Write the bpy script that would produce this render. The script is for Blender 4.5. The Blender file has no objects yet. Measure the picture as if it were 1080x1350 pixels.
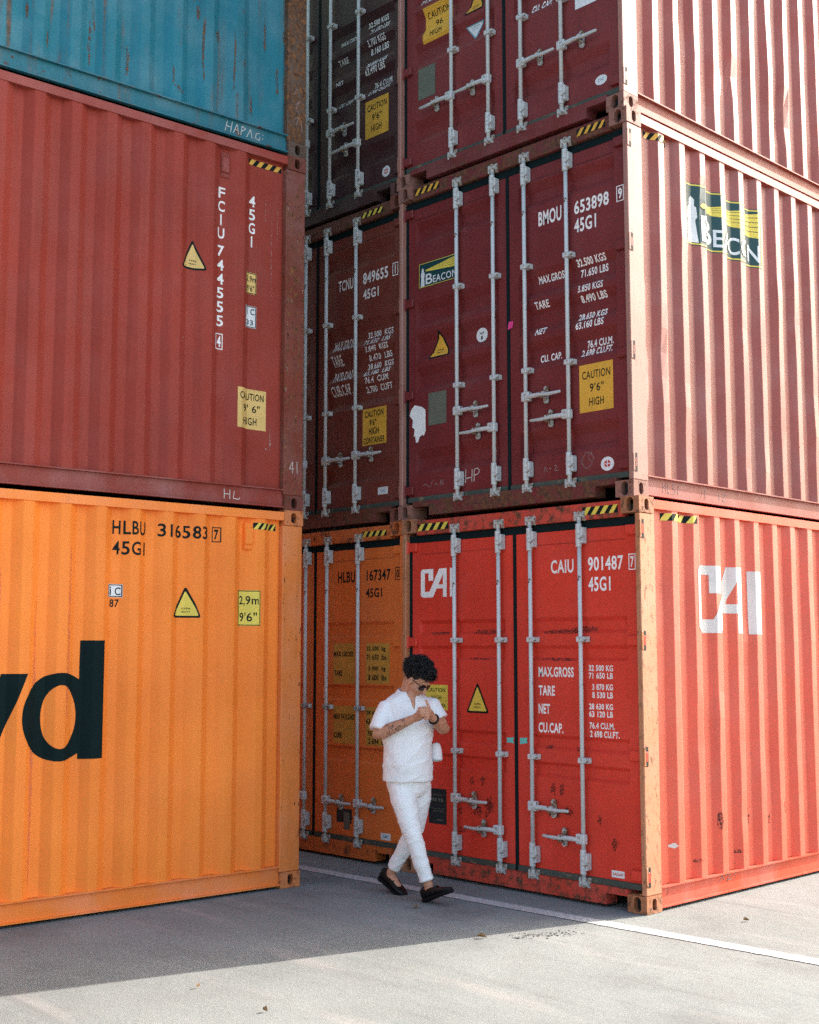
import bpy, bmesh, math, random
from math import sin, cos, pi, radians
from mathutils import Vector, Matrix, noise
random.seed(7)
S = bpy.context.scene
COL = S.collection

# ------------------------------------------------------------------ camera
cam = bpy.data.cameras.new('camera'); cam_o = bpy.data.objects.new('camera', cam); COL.objects.link(cam_o)
cam.sensor_fit = 'HORIZONTAL'; cam.sensor_width = 36.0; cam.lens = 36.0 * 1671.0 / 1080.0
cam.clip_end = 2000
cam_o.location = (5.2891, -7.3564, 1.8025)
cam_o.rotation_euler = (radians(90 + 6.241), 0, radians(46.052))
S.camera = cam_o
# ------------------------------------------------------------------ sky, sun, exposure
SUN_EL, SUN_AZ = radians(34), radians(15.5)          # azimuth measured from +Y towards +X
w = bpy.data.worlds.new('World'); S.world = w; w.use_nodes = True
nt = w.node_tree; bg = nt.nodes['Background']
sky = nt.nodes.new('ShaderNodeTexSky'); sky.sky_type = 'NISHITA'; sky.sun_disc = False
sky.sun_elevation = SUN_EL; sky.sun_rotation = SUN_AZ; sky.air_density = 1.0; sky.dust_density = 3.0; sky.ozone_density = 0.6
nt.links.new(sky.outputs[0], bg.inputs[0]); bg.inputs[1].default_value = 0.15
sun = bpy.data.lights.new('sun', 'SUN'); sun.energy = 2.9; sun.angle = radians(0.53); sun.color = (1.0, 0.895, 0.86)
sun_o = bpy.data.objects.new('sun', sun); COL.objects.link(sun_o)
sv = Vector((sin(SUN_AZ) * cos(SUN_EL), cos(SUN_AZ) * cos(SUN_EL), sin(SUN_EL)))
sun_o.rotation_euler = sv.to_track_quat('Z', 'Y').to_euler(); sun_o.location = sv * 40
vs = S.view_settings; vs.view_transform = 'Standard'; vs.look = 'None'; vs.gamma = 1.0; vs.use_curve_mapping = False
vs.exposure = 1.88
vs.use_white_balance = True; vs.white_balance_temperature = 6900; vs.white_balance_tint = 6
S.cycles.use_denoising = False
S.cycles.max_bounces = 8; S.cycles.diffuse_bounces = 5

# ------------------------------------------------------------------ materials
def srgb(r, g, b):
    f = lambda c: (c / 255 / 12.92) if c / 255 <= 0.04045 else ((c / 255 + 0.055) / 1.055) ** 2.4
    return (f(r), f(g), f(b))
def mul(c, k): return tuple(min(1, x * k) for x in c)
class NB:
    def __init__(s, name):
        s.m = bpy.data.materials.new(name); s.m.use_nodes = True; s.t = s.m.node_tree; s.b = s.t.nodes['Principled BSDF']
    def n(s, t, **kw):
        o = s.t.nodes.new(t)
        for k, v in kw.items():
            if k in o.inputs.keys(): o.inputs[k].default_value = v
            else: setattr(o, k, v)
        return o
    def l(s, a, b): s.t.links.new(a, b)
    def coords(s, scale=(1, 1, 1), loc=(0, 0, 0), kind='Object'):
        tc = s.n('ShaderNodeTexCoord'); mp = s.n('ShaderNodeMapping'); mp.inputs['Scale'].default_value = scale; mp.inputs['Location'].default_value = loc
        s.l(tc.outputs[kind], mp.inputs['Vector']); return mp.outputs[0]
    def noise(s, vec, scale, detail=4, rough=.55):
        o = s.n('ShaderNodeTexNoise'); o.inputs['Scale'].default_value = scale; o.inputs['Detail'].default_value = detail; o.inputs['Roughness'].default_value = rough
        s.l(vec, o.inputs['Vector']); return o.outputs['Fac']
    def ramp(s, fac, a, b, lo=0, hi=1):
        o = s.n('ShaderNodeMapRange'); o.inputs['From Min'].default_value = a; o.inputs['From Max'].default_value = b
        o.inputs['To Min'].default_value = lo; o.inputs['To Max'].default_value = hi
        s.l(fac, o.inputs['Value']); return o.outputs[0]
    def mix(s, fac, a, b, blend='MIX'):
        o = s.n('ShaderNodeMix', data_type='RGBA', blend_type=blend)
        for sock, v in ((o.inputs[0], fac), (o.inputs[6], a), (o.inputs[7], b)):
            if isinstance(v, (int, float)): sock.default_value = v
            elif isinstance(v, tuple): sock.default_value = (*v, 1)
            else: s.l(v, sock)
        return o.outputs[2]
    def bump(s, h, strength, dist=.01, prev=None):
        o = s.n('ShaderNodeBump'); o.inputs['Strength'].default_value = strength; o.inputs['Distance'].default_value = dist
        s.l(h, o.inputs['Height'])
        if prev: s.l(prev, o.inputs['Normal'])
        return o.outputs[0]
    def fin(s, col=None, rough=.5, metal=0, normal=None, spec=.5):
        b = s.b
        if isinstance(col, tuple): b.inputs['Base Color'].default_value = (*col, 1)
        elif col is not None: s.l(col, b.inputs['Base Color'])
        if isinstance(rough, (int, float)): b.inputs['Roughness'].default_value = rough
        else: s.l(rough, b.inputs['Roughness'])
        b.inputs['Metallic'].default_value = metal; b.inputs['Specular IOR Level'].default_value = spec
        if normal: s.l(normal, b.inputs['Normal'])
        return s.m
RUST1, RUST2 = (.17, .065, .028), (.055, .028, .02)
def paint(name, col, seed=0, rust=.12, streak=.35, fade=.25, fadecol=None, rough=.48, chips=.25, rcol=RUST1, spec=.35, runs=0, rs=7.5, rv=(1, 1, 1), soft=.05):
    k = NB(name); off = (seed * 3.17, seed * 1.91, seed * 2.3)
    v = k.coords(loc=off)
    c = k.mix(k.ramp(k.noise(v, 1.1, 5), .3, .7), mul(col, .86), mul(col, 1.1))
    if fade: c = k.mix(k.ramp(k.noise(v, 2.7, 6, .6), .42, .72, 0, fade), c, fadecol or tuple(min(1, x * .75 + .16) for x in col))
    vst = k.coords(scale=(9, 9, .45), loc=off)
    c = k.mix(k.ramp(k.noise(vst, 1.6, 5, .6), .52, .8, 0, streak), c, mul(col, .45))
    rn = k.noise(k.coords(scale=rv, loc=off), rs, 9, .68)
    th = .72 - rust * .35
    rm = k.ramp(rn, th, th + soft)
    rc = k.mix(k.ramp(k.noise(v, 31, 4), .35, .65), rcol, RUST2)
    c = k.mix(rm, c, rc)
    if chips:
        cn = k.noise(v, 46, 5, .6); c = k.mix(k.ramp(cn, .76 - chips * .12, .80 - chips * .12, 0, .85), c, mul(rcol, .8))
        vd = k.coords(scale=(14, 14, .7), loc=(seed * 5.1, 2, seed))
        c = k.mix(k.ramp(k.noise(vd, 3.1, 6, .7), .70, .76, 0, chips * 1.2), c, tuple(min(1, x * .6 + .2) for x in col))
    if runs:
        vr = k.coords(scale=(10, 10, .55), loc=(seed * 1.3, seed, 4)); rr = k.noise(vr, 1.25, 8, .62)
        rf = k.n('ShaderNodeMath', operation='MULTIPLY'); k.l(k.ramp(rr, .53, .66, 0, runs), rf.inputs[0]); k.l(k.ramp(k.noise(v, 1.6, 6, .7), .40, .58), rf.inputs[1])
        c = k.mix(rf.outputs[0], c, k.mix(k.ramp(k.noise(v, 22, 4), .4, .6), (.19, .085, .04), (.075, .045, .03)))
    r = k.ramp(rm, 0, 1, rough, .85)
    nb = k.bump(k.noise(v, 120, 3), .10, .004)
    nb = k.bump(k.noise(v, 5, 3), .05, .02, nb)
    nb = k.bump(rm, .35, .003, nb)
    return k.fin(c, r, 0, nb, spec)
def flatmat(name, col, rough=.55, wear=.15, wcol=(.2, .2, .2), seed=0, spec=.4, scale=26):
    k = NB(name); v = k.coords(loc=(seed, seed * 2, seed * 3))
    c = k.mix(k.ramp(k.noise(v, 4, 4), .3, .7), mul(col, .88), mul(col, 1.08))
    if wear: c = k.mix(k.ramp(k.noise(v, scale, 7, .7), .70 - wear * .3, .76 - wear * .3), c, wcol)
    return k.fin(c, rough, 0, None, spec)
M = {}
M['galv'] = paint('galvanised_bar', (.50, .52, .52), 3, rust=.30, streak=.45, fade=.45, fadecol=(.70, .71, .70), rough=.42, chips=.35, rcol=(.25, .16, .09))
M['galv_dull'] = paint('galvanised_fitting', (.48, .49, .47), 5, rust=.55, streak=.2, fade=.3, rough=.5, chips=.5, rcol=(.24, .14, .07))
M['gasket'] = flatmat('door_gasket_rubber', (.004, .013, .015), .8, .1, (.02, .03, .028), spec=.15)
M['gasket_green'] = flatmat('weathered_gasket', (.060, .075, .062), .75, .45, (.17, .14, .085), scale=11)
M['dark'] = flatmat('dark_slot', (.008, .010, .011), .8, 0)
M['white_paint'] = flatmat('white_marking', (.84, .82, .80), .5, .12, (.35, .2, .17), 1, scale=60)
M['black_paint'] = flatmat('black_marking', (.008, .014, .014), .7, .08, (.08, .05, .03), 2, scale=50, spec=.12)
M['yd_black'] = flatmat('large_black_lettering', (.004, .013, .014), .75, .06, (.04, .04, .03), 2, scale=40, spec=.10)
M['cream_paint'] = flatmat('cream_marking', (.62, .55, .42), .5, .2, (.35, .15, .1), 3, scale=60)
M['yellow'] = flatmat('yellow_sticker', (.72, .38, .05), .45, .08, (.35, .2, .05), 4)
M['yellow_pale'] = flatmat('pale_yellow_sticker', (.70, .46, .15), .45, .10, (.35, .2, .08), 5)
M['yellow_bright'] = flatmat('lemon_sticker', (.75, .58, .09), .45, .08, (.3, .2, .05), 6)
M['yellow_worn'] = flatmat('worn_yellow_panel', (.50, .26, .045), .55, .28, (.38, .12, .03), 7, scale=14)
M['white_sticker'] = flatmat('white_sticker', (.70, .71, .72), .5, .08, (.4, .38, .36), 8)
M['red_ink'] = flatmat('red_ink', (.55, .03, .03), .5, 0)
M['blue_ink'] = flatmat('blue_ink', (.12, .32, .42), .5, 0)
M['teal_sign'] = flatmat('dark_teal_sign', (.006, .05, .055), .45, .05, (.15, .2, .2), 9)
M['pink'] = flatmat('pink_tape', (.75, .06, .25), .5, 0)
M['cyan'] = flatmat('turquoise_tape', (.14, .50, .45), .5, .1, (.4, .3, .3))
M['chalk'] = flatmat('chalk', (.62, .58, .54), .9, .4, (.3, .2, .18), 3, scale=120)
M['chalk_dim'] = flatmat('faint_chalk', (.30, .21, .20), .9, .4, (.12, .05, .05), 3, scale=120)
M['plate_green'] = flatmat('grey_green_plate', (.13, .135, .105), .6, .3, (.08, .08, .06), 4, scale=90)
M['plate_black'] = flatmat('black_data_plate', (.012, .022, .026), .45, .1, (.05, .06, .06), 4, scale=60)
M['grime'] = flatmat('rubbed_grease', (.030, .028, .026), .8, .4, (.12, .05, .035), 2, scale=55)
def smudge(name, col, a0, a1, scale, op):
    k = NB(name); v = k.coords(); m = k.fin(col, .85, 0, None, .2)
    al = k.ramp(k.noise(v, scale, 7, .7), a0, a1, 0, op); k.l(al, k.b.inputs['Alpha']); return m
M['grime'] = smudge('rubbed_grease_smudge', (.035, .032, .030), .44, .60, 62, .85)
M['rustspot'] = smudge('rust_smudge', (.050, .026, .020), .42, .60, 70, .85)

# ------------------------------------------------------------------ mesh helpers
def link(o, parent=None):
    COL.objects.link(o)
    if parent: o.parent = parent
    return o
def mobj(name, mesh, mat, parent=None, smooth=False):
    if isinstance(mesh, bmesh.types.BMesh):
        bm = mesh; mesh = bpy.data.meshes.new(name); bm.to_mesh(mesh); bm.free()
    for m in (mat if isinstance(mat, (list, tuple)) else [mat]):
        mesh.materials.append(m)
    if smooth: mesh.polygons.foreach_set('use_smooth', [True] * len(mesh.polygons))
    return link(bpy.data.objects.new(name, mesh), parent)
def inst(o, parent, loc=None, rot=None):
    c = o.copy(); link(c); c.parent = parent
    if loc is not None: c.location = loc
    if rot is not None: c.rotation_euler = rot
    return c
def empty(name, loc, rz, label, cat, group=None):
    o = bpy.data.objects.new(name, None); o.empty_display_size = .2; link(o); o.location = loc; o.rotation_euler = (0, 0, rz)
    o['label'] = label; o['category'] = cat
    if group: o['group'] = group
    return o
def tag(o, label, cat, group=None, kind=None):
    o['label'] = label
    if cat: o['category'] = cat
    if group: o['group'] = group
    if kind: o['kind'] = kind
    return o
def box(bm, x0, x1, y0, y1, z0, z1, bev=0.0, seg=1):
    vs_ = [bm.verts.new((x, y, z)) for x in (x0, x1) for y in (y0, y1) for z in (z0, z1)]
    fs = [(0, 1, 3, 2), (4, 6, 7, 5), (0, 4, 5, 1), (2, 3, 7, 6), (0, 2, 6, 4), (1, 5, 7, 3)]
    faces = [bm.faces.new([vs_[i] for i in f]) for f in fs]
    if bev:
        es = list({e for f in faces for e in f.edges})
        bmesh.ops.bevel(bm, geom=es, offset=bev, segments=seg, affect='EDGES', profile=.5)
    return bm
def boxbm(*a, **k): bm = bmesh.new(); box(bm, *a, **k); return bm
def tube(bm, pts, rad, n=12, flat=1.0, up=(0, 0, 1), dome=True):
    """closed tapered tube through pts, elliptical when flat != 1"""
    pts = [Vector(q) for q in pts]; rad = list(rad); up = Vector(up)
    if dome:
        a = (pts[0] - pts[1]).normalized(); b = (pts[-1] - pts[-2]).normalized()
        pts = [pts[0] + a * rad[0] * .75, pts[0] + a * rad[0] * .45] + pts + [pts[-1] + b * rad[-1] * .45, pts[-1] + b * rad[-1] * .75]
        rad = [rad[0] * .45, rad[0] * .85] + rad + [rad[-1] * .85, rad[-1] * .45]
    rings = []
    for i, q in enumerate(pts):
        t = (pts[min(i + 1, len(pts) - 1)] - pts[max(i - 1, 0)]).normalized()
        u = up - t * up.dot(t)
        if u.length < .05: u = Vector((1, 0, 0)) - t * t.x
        u.normalize(); v = t.cross(u)
        rings.append([bm.verts.new(q + (u * cos(2 * pi * j / n) * flat + v * sin(2 * pi * j / n)) * rad[i]) for j in range(n)])
    for a, b in zip(rings, rings[1:]):
        for j in range(n): bm.faces.new((a[j], a[(j + 1) % n], b[(j + 1) % n], b[j]))
    bm.faces.new(rings[0][::-1]); bm.faces.new(rings[-1]); return bm
def prism(bm, poly, y0, y1):
    """polygon in (x,z) extruded along y"""
    a = [bm.verts.new((x, y0, z)) for x, z in poly]; b = [bm.verts.new((x, y1, z)) for x, z in poly]
    bm.faces.new(a[::-1] if False else a); bm.faces.new(b[::-1])
    n = len(poly)
    for i in range(n): bm.faces.new((a[i], b[i], b[(i + 1) % n], a[(i + 1) % n]))
    bmesh.ops.recalc_face_normals(bm, faces=bm.faces); return bm

# ---- flat shapes (2-D bmesh in x,y), used for painted lettering and stickers
def fill_polys(polys):
    cu = bpy.data.curves.new('c', 'CURVE'); cu.dimensions = '2D'; cu.fill_mode = 'BOTH'
    for pl in polys:
        sp = cu.splines.new('POLY'); sp.points.add(len(pl) - 1); sp.use_cyclic_u = True
        for q, p in zip(pl, sp.points): p.co = (q[0], q[1], 0, 1)
    o = bpy.data.objects.new('c', cu); me = bpy.data.meshes.new_from_object(o)
    bpy.data.objects.remove(o); bpy.data.curves.remove(cu)
    bm = bmesh.new(); bm.from_mesh(me); bpy.data.meshes.remove(me); return bm
def text2d(s, w_, h_, bold=.012, fit=True):
    cu = bpy.data.curves.new('t', 'FONT'); cu.body = s; cu.offset = bold + .012; cu.resolution_u = 3; cu.space_character = 1.08
    o = bpy.data.objects.new('t', cu); me = bpy.data.meshes.new_from_object(o)
    bpy.data.objects.remove(o); bpy.data.curves.remove(cu)
    bm = bmesh.new(); bm.from_mesh(me); bpy.data.meshes.remove(me)
    x0 = min(v.co.x for v in bm.verts); x1 = max(v.co.x for v in bm.verts); y0 = min(v.co.y for v in bm.verts); y1 = max(v.co.y for v in bm.verts)
    for v in bm.verts: v.co = ((v.co.x - x0) / (x1 - x0) * w_, (v.co.y - y0) / (y1 - y0) * h_, 0)
    return bm
def rect2d(w_, h_, r=0):
    if not r: return fill_polys([[(0, 0), (w_, 0), (w_, h_), (0, h_)]])
    pl = []
    for cx, cy, a0 in ((w_ - r, r, -90), (w_ - r, h_ - r, 0), (r, h_ - r, 90), (r, r, 180)):
        for i in range(4): a = radians(a0 + i * 30); pl.append((cx + r * cos(a), cy + r * sin(a)))
    return fill_polys([pl])
def frame2d(w_, h_, t): return fill_polys([[(0, 0), (w_, 0), (w_, h_), (0, h_)], [(t, t), (w_ - t, t), (w_ - t, h_ - t), (t, h_ - t)]])
def disc2d(rx, ry, n=24): return fill_polys([[(rx + rx * cos(2 * pi * i / n), ry + ry * sin(2 * pi * i / n)) for i in range(n)]])
def tri2d(w_, h_, r=.012):
    return fill_polys([[(r, 0), (w_ - r, 0), (w_, r), (w_ / 2 + r * .6, h_), (w_ / 2 - r * .6, h_), (0, r)]])
def blob2d(w_, h_, seed, n=26, amp=.35):
    return fill_polys([[(w_ / 2 * (1 + cos(t) * k), h_ / 2 * (1 + sin(t) * k)) for i in range(n) for t in [2 * pi * i / n]
                        for k in [1 - amp + amp * 2 * noise.noise(Vector((cos(t) * 1.7, sin(t) * 1.7, seed * 3.3)))]]])
def strokes2d(lines, wd):
    bm = bmesh.new()
    for ln in lines:
        for a, b in zip(ln, ln[1:]):
            a = Vector((*a, 0)); b = Vector((*b, 0)); d = (b - a)
            if d.length < 1e-6: continue
            d.normalize(); nrm = Vector((-d.y, d.x, 0)) * wd / 2; e = d * wd * .3
            bm.faces.new([bm.verts.new(q) for q in (a - e - nrm, b + e - nrm, b + e + nrm, a - e + nrm)])
    return bm
def cut(bm, axis, vals):
    lo = min(v.co[axis] for v in bm.verts); hi = max(v.co[axis] for v in bm.verts)
    nrm = Vector((0, 0, 0)); nrm[axis] = 1
    for c in vals:
        if lo + 1e-5 < c < hi - 1e-5:
            co = Vector((0, 0, 0)); co[axis] = c
            bmesh.ops.bisect_plane(bm, geom=bm.verts[:] + bm.edges[:] + bm.faces[:], dist=1e-6, plane_co=co, plane_no=nrm)

# ------------------------------------------------------------------ the setting: yard, painted line
def asphalt():
    k = NB('weathered_asphalt'); v = k.coords()
    c = k.mix(k.ramp(k.noise(v, .55, 6, .6), .3, .7), (.158, .180, .176), (.226, .246, .240))
    c = k.mix(k.ramp(k.noise(v, 2.6, 6, .65), .45, .8, 0, .45), c, (.155, .148, .142))
    vs2 = k.coords(scale=(.35, 2.4, 1), loc=(3, 1, 0)); vs2.node.inputs['Rotation'].default_value = (0, 0, .9)
    c = k.mix(k.ramp(k.noise(vs2, 1.3, 5, .6), .56, .75, 0, .55), c, (.34, .315, .30))
    sp = k.noise(v, 85, 4, .7); c = k.mix(k.ramp(sp, .54, .68, 0, .65), c, (.36, .36, .355))
    c = k.mix(k.ramp(k.noise(k.coords(loc=(2, 9, 4)), 34, 6, .75), .56, .70, 0, .6), c, (.10, .10, .097))
    sp2 = k.noise(k.coords(loc=(7, 3, 1)), 75, 5, .75); c = k.mix(k.ramp(sp2, .55, .68, 0, .65), c, (.07, .07, .068))
    c = k.mix(k.ramp(k.noise(v, 9, 8, .75), .66, .72, 0, .5), c, (.11, .10, .095))
    c = k.mix(k.ramp(k.noise(k.coords(loc=(11, 5, 2)), .8, 7, .62), .54, .70, 0, .55), c, (.105, .108, .108))
    vt = k.coords(scale=(.22, 3.2, 1), loc=(1, 8, 0)); vt.node.inputs['Rotation'].default_value = (0, 0, .32)
    c = k.mix(k.ramp(k.noise(vt, 1.5, 6, .6), .58, .72, 0, .5), c, (.115, .115, .114))
    nb = k.bump(k.noise(v, 170, 4, .6), .55, .006); nb = k.bump(k.noise(v, 6, 4), .2, .03, nb)
    return k.fin(c, .92, 0, nb, .25)
M['asphalt'] = asphalt()
bm = bmesh.new()
bmesh.ops.create_grid(bm, x_segments=8, y_segments=8, size=350)
g = mobj('ground', bm, M['asphalt']); g['kind'] = 'structure'; g['label'] = 'pale weathered asphalt of the container yard'
def linepaint():
    k = NB('worn_line_paint'); v = k.coords()
    c = k.mix(k.ramp(k.noise(v, 3, 5), .3, .7), (.40, .405, .40), (.50, .50, .495))
    c = k.mix(k.ramp(k.noise(v, 26, 8, .8), .47, .62, 0, .85), c, (.23, .235, .23))
    c = k.mix(k.ramp(k.noise(v, 180, 3), .56, .68, 0, .6), c, (.15, .14, .135))
    return k.fin(c, .85, 0, k.bump(k.noise(v, 170, 4, .6), .4, .005), .3)
bm = bmesh.new(); N = 900; top = []; bot = []
for i in range(N + 1):
    x = -7 + 20.0 * i / N; yc = -.445 + .033 * (x + 1) * (1 if x > -1 else .55)
    j = .010 * noise.noise(Vector((x * 14, 0, 0))) + .006 * noise.noise(Vector((x * 41, 3, 0))); j2 = .010 * noise.noise(Vector((x * 14, 5, 0))) + .006 * noise.noise(Vector((x * 41, 8, 0)))
    bot.append(bm.verts.new((x, yc - .068 + j, .004))); top.append(bm.verts.new((x, yc + .068 + j2, .004)))
for i in range(N): bm.faces.new((bot[i], bot[i + 1], top[i + 1], top[i]))
lo = mobj('road_marking', bm, linepaint()); lo['kind'] = 'structure'; lo['label'] = 'worn white painted line on the asphalt'

# ------------------------------------------------------------------ containers
CW, CH, CL = 2.438, 2.896, 12.192
GR = 'stacked shipping containers'
def lerp_tab(tab, t):
    if t <= tab[0][0]: return tab[0][1]
    for (a, va), (b, vb) in zip(tab, tab[1:]):
        if t <= b: return va + (vb - va) * (t - a) / (b - a) if b > a else vb
    return tab[-1][1]
import bisect
class Side:
    """corrugated long side on the +x face of a container; depth is measured inwards from x=0"""
    OUT, INN = .010, .055
    def __init__(s, y0, y1, start, pitch, dent, seed):
        o, n_, r = s.OUT, s.INN, .0035; pts = [(y0, n_)]
        a = start
        while a - pitch > y0 + .07: a -= pitch
        while a + .20 * 1 < y1 - .02 and a + .14 < y1:
            k = pitch / .278
            for t, d in ((-.068, n_), (0, o), (.072, o), (.140, n_)):
                pts.append((a + t * k, d))
            a += pitch
        pts.append((y1, n_)); pts = [q for i, q in enumerate(pts) if i == 0 or q[0] > pts[i - 1][0] + .002]
        tab = [pts[0]]
        for i in range(1, len(pts) - 1):            # round every crease with two points
            (ya, da), (yb, db), (yc, dc) = pts[i - 1:i + 2]
            f = r / (yb - ya); g_ = r / (yc - yb)
            tab.append((yb - r, db + (da - db) * f)); tab.append((yb + r, db + (dc - db) * g_))
        tab.append(pts[-1]); s.tab = [q for i, q in enumerate(tab) if i == 0 or q[0] > tab[i - 1][0] + 1e-4]
        s.ys = [q[0] for q in s.tab]; s.z0, s.z1 = .165, 2.815; s.NZ = 14
        s.zs = [s.z0 + (s.z1 - s.z0) * i / s.NZ for i in range(s.NZ + 1)]; s.dent, s.seed = dent, seed
    def vx(s, i, j):
        y, d = s.tab[i]; z = s.zs[j]
        e = 0 if j in (0, s.NZ) else s.dent * (.3 * noise.noise(Vector((y * .9, z * 1.3, s.seed))) + 1.1 * noise.noise(Vector((y * 3.6, z * 2.4, s.seed + 9))) ** 3 * 6)
        return -(d + max(-.008, min(.02, e)))
    def x(s, y, z):
        i = max(0, min(len(s.ys) - 2, bisect.bisect_right(s.ys, y) - 1)); t = (y - s.ys[i]) / (s.ys[i + 1] - s.ys[i])
        u = max(0, min(s.NZ, (z - s.z0) / (s.z1 - s.z0) * s.NZ)); j = min(s.NZ - 1, int(u)); u -= j
        a = s.vx(i, j) * (1 - t) + s.vx(i + 1, j) * t; b = s.vx(i, j + 1) * (1 - t) + s.vx(i + 1, j + 1) * t
        return a * (1 - u) + b * u
    def mesh(s):
        bm = bmesh.new(); g_ = [[bm.verts.new((s.vx(i, j), y, z)) for j, z in enumerate(s.zs)] for i, y in enumerate(s.ys)]
        for i in range(len(g_) - 1):
            for j in range(s.NZ): bm.faces.new((g_[i][j], g_[i + 1][j], g_[i + 1][j + 1], g_[i][j + 1]))
        return bm
GROOVES = {
 5: (.040, [(2.574, 2.500, 2.430, 2.371), (1.866, 1.790, 1.700, 1.633), (1.590, 1.520, 1.415, 1.348), (1.297, 1.226, 1.135, 1.070), (.591, .516, .440, .379)]),
 4: (.026, [(2.048, 2.018, 1.950, 1.926), (1.841, 1.813, 1.746, 1.722), (1.175, 1.148, 1.089, 1.062), (.973, .948, .882, .857)]),
 3: (.028, [(2.052, 2.022, 1.942, 1.917), (1.499, 1.472, 1.385, 1.359), (.965, .938, .852, .826)])}
DY = .055
LEAF = ((.077, 1.203, .161, 1.110), (1.237, 2.361, 1.325, 2.277))
class Door:
    def __init__(s, typ, seed):
        s.dep, s.gr = GROOVES[typ]; s.seed = seed
        t = [(.190, 0)]
        for a, b, c, d in sorted(s.gr, key=lambda q: q[3]): t += [(d, 0), (c, s.dep), (b, s.dep), (a, 0)]
        t.append((2.695, 0)); s.tab = t; s.zs = [q[0] for q in t]
        s.us = [q for l in LEAF for q in l[2:]]; s.ub = s.us + [q + .012 for q in (LEAF[0][2], LEAF[1][2])] + [q - .012 for q in (LEAF[0][3], LEAF[1][3])]
    def y(s, u, z):
        for a, b, c, d in LEAF:
            if c < u < d: return DY + lerp_tab(s.tab, z) * min(1, (u - c) / .012, (d - u) / .012)
        return DY
    def leaf(s, k):
        a, b, c, d = LEAF[k]; bm = bmesh.new()
        us = [a, c, c + .012, d - .012, d, b]; zs = s.zs
        g_ = [[bm.verts.new((-u, s.y(u, z), z)) for z in zs] for u in us]
        for i in range(len(us) - 1):
            for j in range(len(zs) - 1): bm.faces.new((g_[i + 1][j], g_[i][j], g_[i][j + 1], g_[i + 1][j + 1]))
        bk = [bm.verts.new((-u, DY + .045, z)) for u, z in ((a, zs[0]), (b, zs[0]), (b, zs[-1]), (a, zs[-1]))]
        fr = [g_[i][0] for i in range(len(us))]
        bm.faces.new([bk[0], *fr, bk[1]]); bm.faces.new([bk[3], bk[2], *[g_[i][-1] for i in range(len(us) - 1, -1, -1)]])
        bm.faces.new([bk[0], bk[3], *g_[0][::-1]]); bm.faces.new([bk[2], bk[1], *g_[-1]])
        return bm
def casting_bm(sx, sy):
    """corner casting with oval holes in its end and side face; outer corner at origin, body towards -sx, -sy, +z"""
    bm = bmesh.new(); ax, ay, az = .162, .178, .118
    def hole_face(org, ua, va, na, W_, H_, hw, hh):
        n = 16; org, ua, va, na = map(Vector, (org, ua, va, na))
        P = lambda a, b, d=0: bm.verts.new(org + ua * a + va * b + na * d)
        cx, cy = W_ / 2, H_ / 2; r = hw; st = hh - hw
        ov = []
        for i in range(n):
            t = 2 * pi * (i + .5) / n; ov.append((cx + r * cos(t), cy + r * sin(t) + (st if sin(t) > 0 else -st)))
        rc = [(W_, cy), (W_, H_), (cx, H_), (0, H_), (0, cy), (0, 0), (cx, 0), (W_, 0)]
        O = [P(*q) for q in ov]; R = [P(*q) for q in rc]; I = [P(*q, -.05) for q in ov]
        for i in range(8):
            o0, o1, o2 = O[(2 * i - 0) % n], O[(2 * i + 1) % n], O[(2 * i + 2) % n]
            bm.faces.new((R[i], R[(i + 1) % 8], o1, o0)); bm.faces.new((R[(i + 1) % 8], o2, o1))
        for i in range(n): bm.faces.new((O[i], O[(i + 1) % n], I[(i + 1) % n], I[i]))
        f = bm.faces.new(I); f.material_index = 1  # hole bottom coloured near black for the shade inside
    hole_face((0, 0, 0), (-sx, 0, 0), (0, 0, 1), (0, sy, 0), ax, az, .0315, .052)
    hole_face((0, 0, 0), (0, -sy, 0), (0, 0, 1), (sx, 0, 0), ay, az, .026, .042)
    def q(*c): bm.faces.new([bm.verts.new(p) for p in c])
    X, Y = -sx * ax, -sy * ay
    q((0, 0, 0), (X, 0, 0), (X, Y, 0), (0, Y, 0)); q((0, 0, az), (X, 0, az), (X, Y, az), (0, Y, az))
    q((X, 0, 0), (X, Y, 0), (X, Y, az), (X, 0, az)); q((0, Y, 0), (X, Y, 0), (X, Y, az), (0, Y, az))
    bmesh.ops.remove_doubles(bm, verts=bm.verts, dist=1e-5); bmesh.ops.recalc_face_normals(bm, faces=bm.faces)
    return bm
def mk(bm, name):
    me = bpy.data.meshes.new(name); bm.to_mesh(me); bm.free(); return me
CAST = {(sx, sy): mk(casting_bm(sx, sy), 'corner_casting') for sx in (1, -1) for sy in (1, -1)}

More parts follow.
